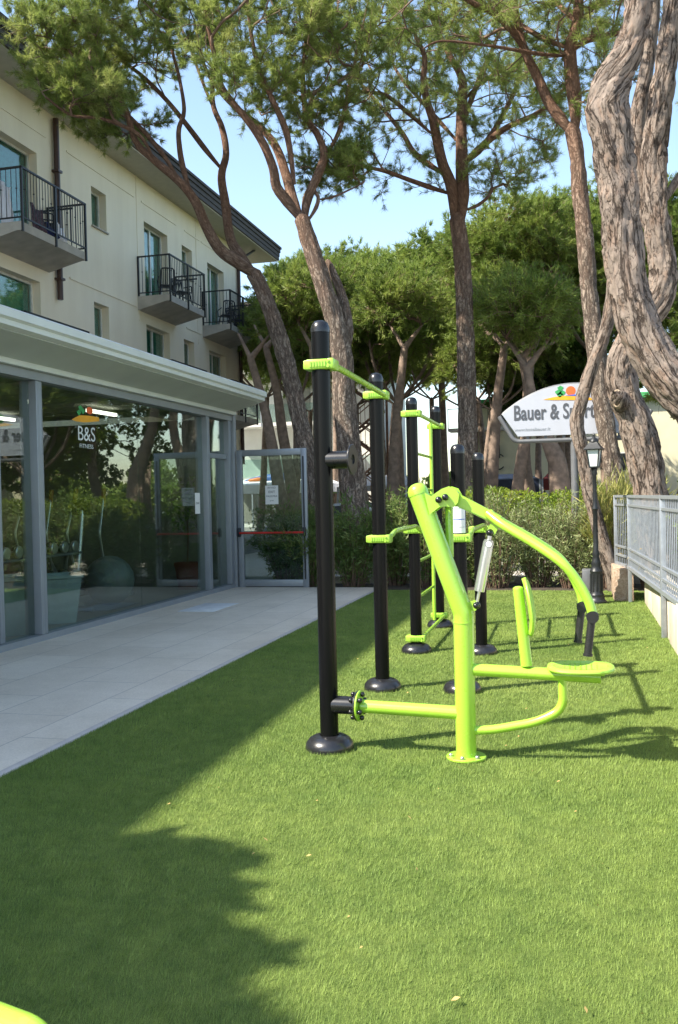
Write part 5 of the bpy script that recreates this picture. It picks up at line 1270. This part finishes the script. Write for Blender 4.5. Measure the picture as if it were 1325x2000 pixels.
c1 = aY(976, 882, Yb-.06); g = G(); g.rng(c1[0]-.03, c1[0]+.03, Yb-.1, Yb-.05, c1[2]-.35, c1[2]+.35); g.rng(c1[0]-.45, c1[0]-.031, Yb-.1, Yb-.05, c1[2]-.03, c1[2]+.03); g.build('letter_h', iron, h1)
# pale hotel with glass balconies behind the door
Yb = 50; x0_ = aY(440, 900, Yb)[0]; x1_ = aY(732, 900, Yb)[0]
h2 = far_house('balcony_hotel', x0_, x1_, Yb, Yb+10, 12.5, 'pale hotel with glass fronted balconies beyond the pines', white_r)
for zf in (2.6, 5.6, 8.6):
    g = G(); g.rng(x0_+.2, x1_-2.2, Yb-1.6, Yb-.004, zf, zf+.2); s_ = g.build('balcony_slab', white_r, h2)
    g = G(); g.rng(x0_+.25, x1_-2.25, Yb-1.6, Yb-1.57, zf+.2, zf+1.2); g.build('glass_panel', glass_rail, s_)
    for k in range(3):
        g = G(); xx = x0_+1+k*2.6; g.rng(xx, xx+1.6, Yb-.05, Yb-.004, zf-2.3 if zf < 3 else zf+.2, zf-.2 if zf < 3 else zf+2.3); g.build('window', gymwall, h2)
    for k in range(6): g = G(); xx = x0_+.3+k*(x1_-2.6-x0_)/5; g.rng(xx, xx+.05, Yb-1.64, Yb-1.605, zf+.0, zf+1.25); g.build('rail_post', galv, s_)
# stair tower with zigzag steps
xs_ = aY(715, 900, 42)[0]
st_ = thing('fire_stair', (xs_, 42, 0), 'rusty zigzag outdoor staircase behind the forked pine', 'staircase')
for k in range(5):
    z = 1.0+k*1.15; sgn = 1 if k % 2 else -1; g = G()
    a = Vector((xs_-sgn*.75, 42, z)); b = Vector((xs_+sgn*.75, 42, z+1.15))
    for yo in (0, .9): g.tube([a+Vector((0, yo, 0)), b+Vector((0, yo, 0))], .06, 6); g.tube([a+Vector((0, yo, .9)), b+Vector((0, yo, .9))], .03, 6)
    for i in range(7): p = a.lerp(b, (i+.5)/7); g.rng(p.x-.12, p.x+.12, 42, 42.9, p.z, p.z+.03); g.tube([p, p+Vector((0, 0, .9))], .015, 5)
    g.build('flight', rust, st_)
g = G()
for sx in (-.95, .95): g.rng(xs_+sx-.05, xs_+sx+.05, 42.4, 42.5, 0, 7)
g.build('column', rust, st_)
# awnings and covered things on the parking area
def awning(x0, x1, y0, y1, z, mat, label, slope=.35, drop=.25, group=None, name='awning'):
    r_ = thing(name, ((x0+x1)/2, y0, 0), label, 'awning', group)
    xm = (x0+x1)/2; ym = (y0+y1)/2
    V = [(x0, y0, z), (x1, y0, z), (x1, y1, z), (x0, y1, z), (xm-(x1-x0)*.3, ym, z+slope), (xm+(x1-x0)*.3, ym, z+slope), (x0, y0, z-drop), (x1, y0, z-drop), (x1, y1, z-drop), (x0, y1, z-drop)]
    F = [[0, 1, 5, 4], [2, 3, 4, 5], [6, 7, 1, 0], [7, 8, 2, 1], [8, 9, 3, 2], [9, 6, 0, 3]]
    me = bpy.data.meshes.new('roof_cloth'); me.from_pydata(V, [], F+[[1, 2, 5], [3, 0, 4]]); me.materials.append(mat); link('roof_cloth', me, r_)
    for (xx, yy) in ((x0, y0), (x1, y0), (x0, y1), (x1, y1)):
        g = G(); g.rng(xx-.04, xx+.04, yy-.04, yy+.04, -.01, z-.01); g.build('leg', galv, r_)
    return r_
YA = 43
def xa(px_, Y=YA): return aY(px_, 950, Y)[0]
def za(py_, px_=700, Y=YA): return aY(px_, py_, Y)[2]
awning(xa(440), xa(640), YA, YA+4, za(946, 540), awn_white, 'white market awning seen through the glass door', .5, .42, 'awnings on the parking area')
awning(xa(660), xa(805), YA, YA+4, za(950, 700), awn_white, 'white awning right of the forked pine', .55, .22, 'awnings on the parking area')
awning(xa(925), xa(1055), YA, YA+3.0, za(937, 1000), awn_navy, 'long dark navy awning left of the sign post', .3, .75, 'awnings on the parking area')
awning(xa(1060), xa(1150), YA, YA+3.0, za(935, 1090), awn_red, 'dark red awning beside the navy one', .5, .5, 'awnings on the parking area')
g = G(); c_ = aY(550, 933, YA+1); g.lathe([(.001, -1.6), (.12, -1.2), (.22, -.5), (.24, .3), (.16, 1.2), (.001, 1.7)], (c_[0]-.35, c_[1], c_[2]-.02), 14, (1, .05, .05)); kk = g.build('kayak', blue_m, loc=tuple(c_)); tag(kk, 'blue kayak lying on top of the white awning', 'kayak')
g = G(); g.lathe([(.001, -.5), (.06, -.4), (.10, 0), (.06, .4), (.001, .5)], (c_[0]-1.2, c_[1]-.25, c_[2]-.06), 12, (1, .05, .08)); tag(g.build('kayak', orange_m, loc=(c_[0]-1.1, c_[1], c_[2])), 'small orange kayak beside the blue one', 'kayak')
# parked cars, just roofs over the shrubs
def car(x, y, rz, col, label):
    m_ = simple('car_paint_'+str(len(MATS)), col, .25, .2, .8, .05)
    r_ = thing('parked_car', (x, y, 0), label, 'car', 'cars parked beyond the hedge')
    M = Matrix.Translation((x, y, 0)) @ Matrix.Rotation(rz, 4, 'Z')
    def bl(g, n, mt): g.mat4(M); return g.build(n, mt, r_)
    sd_ = [(-2.1, .3), (-2.1, .75), (-1.9, .88), (-1.25, .95), (-.75, 1.38), (.55, 1.44), (1.35, 1.0), (2.0, .88), (2.12, .65), (2.12, .3)]
    g = G(); g.poly([(a, -.82, b) for a, b in sd_], (0, 1.64, 0)); bmesh.ops.bevel(g.bm, geom=g.bm.edges[:], offset=.05, segments=2, affect='EDGES'); bl(g, 'body', m_)
    for s_ in (-1, 1):
        g = G(); g.poly([(-1.1, s_*.825, .97), (-.7, s_*.825, 1.32), (.5, s_*.825, 1.37), (1.1, s_*.825, .98)], (0, s_*.01, 0)); bl(g, 'side_window', gymdark)
        for xx in (-1.3, 1.35): g = G(); g.lathe([(.001, -.1), (.30, -.1), (.32, -.06), (.32, .06), (.30, .1), (.001, .1)], (xx, s_*.76, .32), 20, (0, 1, 0)); bl(g, 'wheel', rubber)
    g = G(); g.poly([(-1.22, -.6, .98), (-.8, -.6, 1.36), (-.8, .6, 1.36), (-1.22, .6, .98)], (-.03, 0, .02)); bl(g, 'rear_window', gymdark)
    g = G(); g.poly([(1.32, -.6, 1.03), (.6, -.6, 1.42), (.6, .6, 1.42), (1.32, .6, 1.03)], (.03, 0, .02)); bl(g, 'windscreen', gymdark)
car(-6.0, 24.0, .1, (.55, .56, .58), 'silver car glimpsed between shrubs behind the door'); car(2.5, 25, .05, (.05, .06, .10), 'dark car behind the hedge right of the sign post')
# cream house to the right: mirrored in the annex glass
h3 = far_house('garden_house', 15.5, 24, 34, 44, 6.5, 'cream house with a terrace beyond the right edge of the frame', cream2)
for x in (16.4, 19, 22):
    for z in (.9, 4.0):
        g = G(); g.rng(x, x+1.1, 33.94, 33.996, z, z+1.7); w = g.build('window', winframe, h3); g = G(); g.rng(x+.08, x+1.02, 33.92, 33.938, z+.08, z+1.62); g.build('pane', gymdark, w)

# distant greenery closing the horizon
rng = np.random.default_rng(9)
n = 26000; P = np.stack([rng.uniform(-26, 30, n), rng.uniform(64, 70, n), rng.random(n)**.6], 1)
P[:, 2] *= 2.9+1.1*np.sin(P[:, 0]*.7)+.7*np.sin(P[:, 0]*1.9+1)
V, F = leaves(P, np.tile([[0, 0, 1.]], (n, 1)), 1, .6, .35, .9); tag(npmesh('treeline', V, F, needle_far), 'low far-off belt of trees closing the horizon', 'tree belt', kind='stuff')
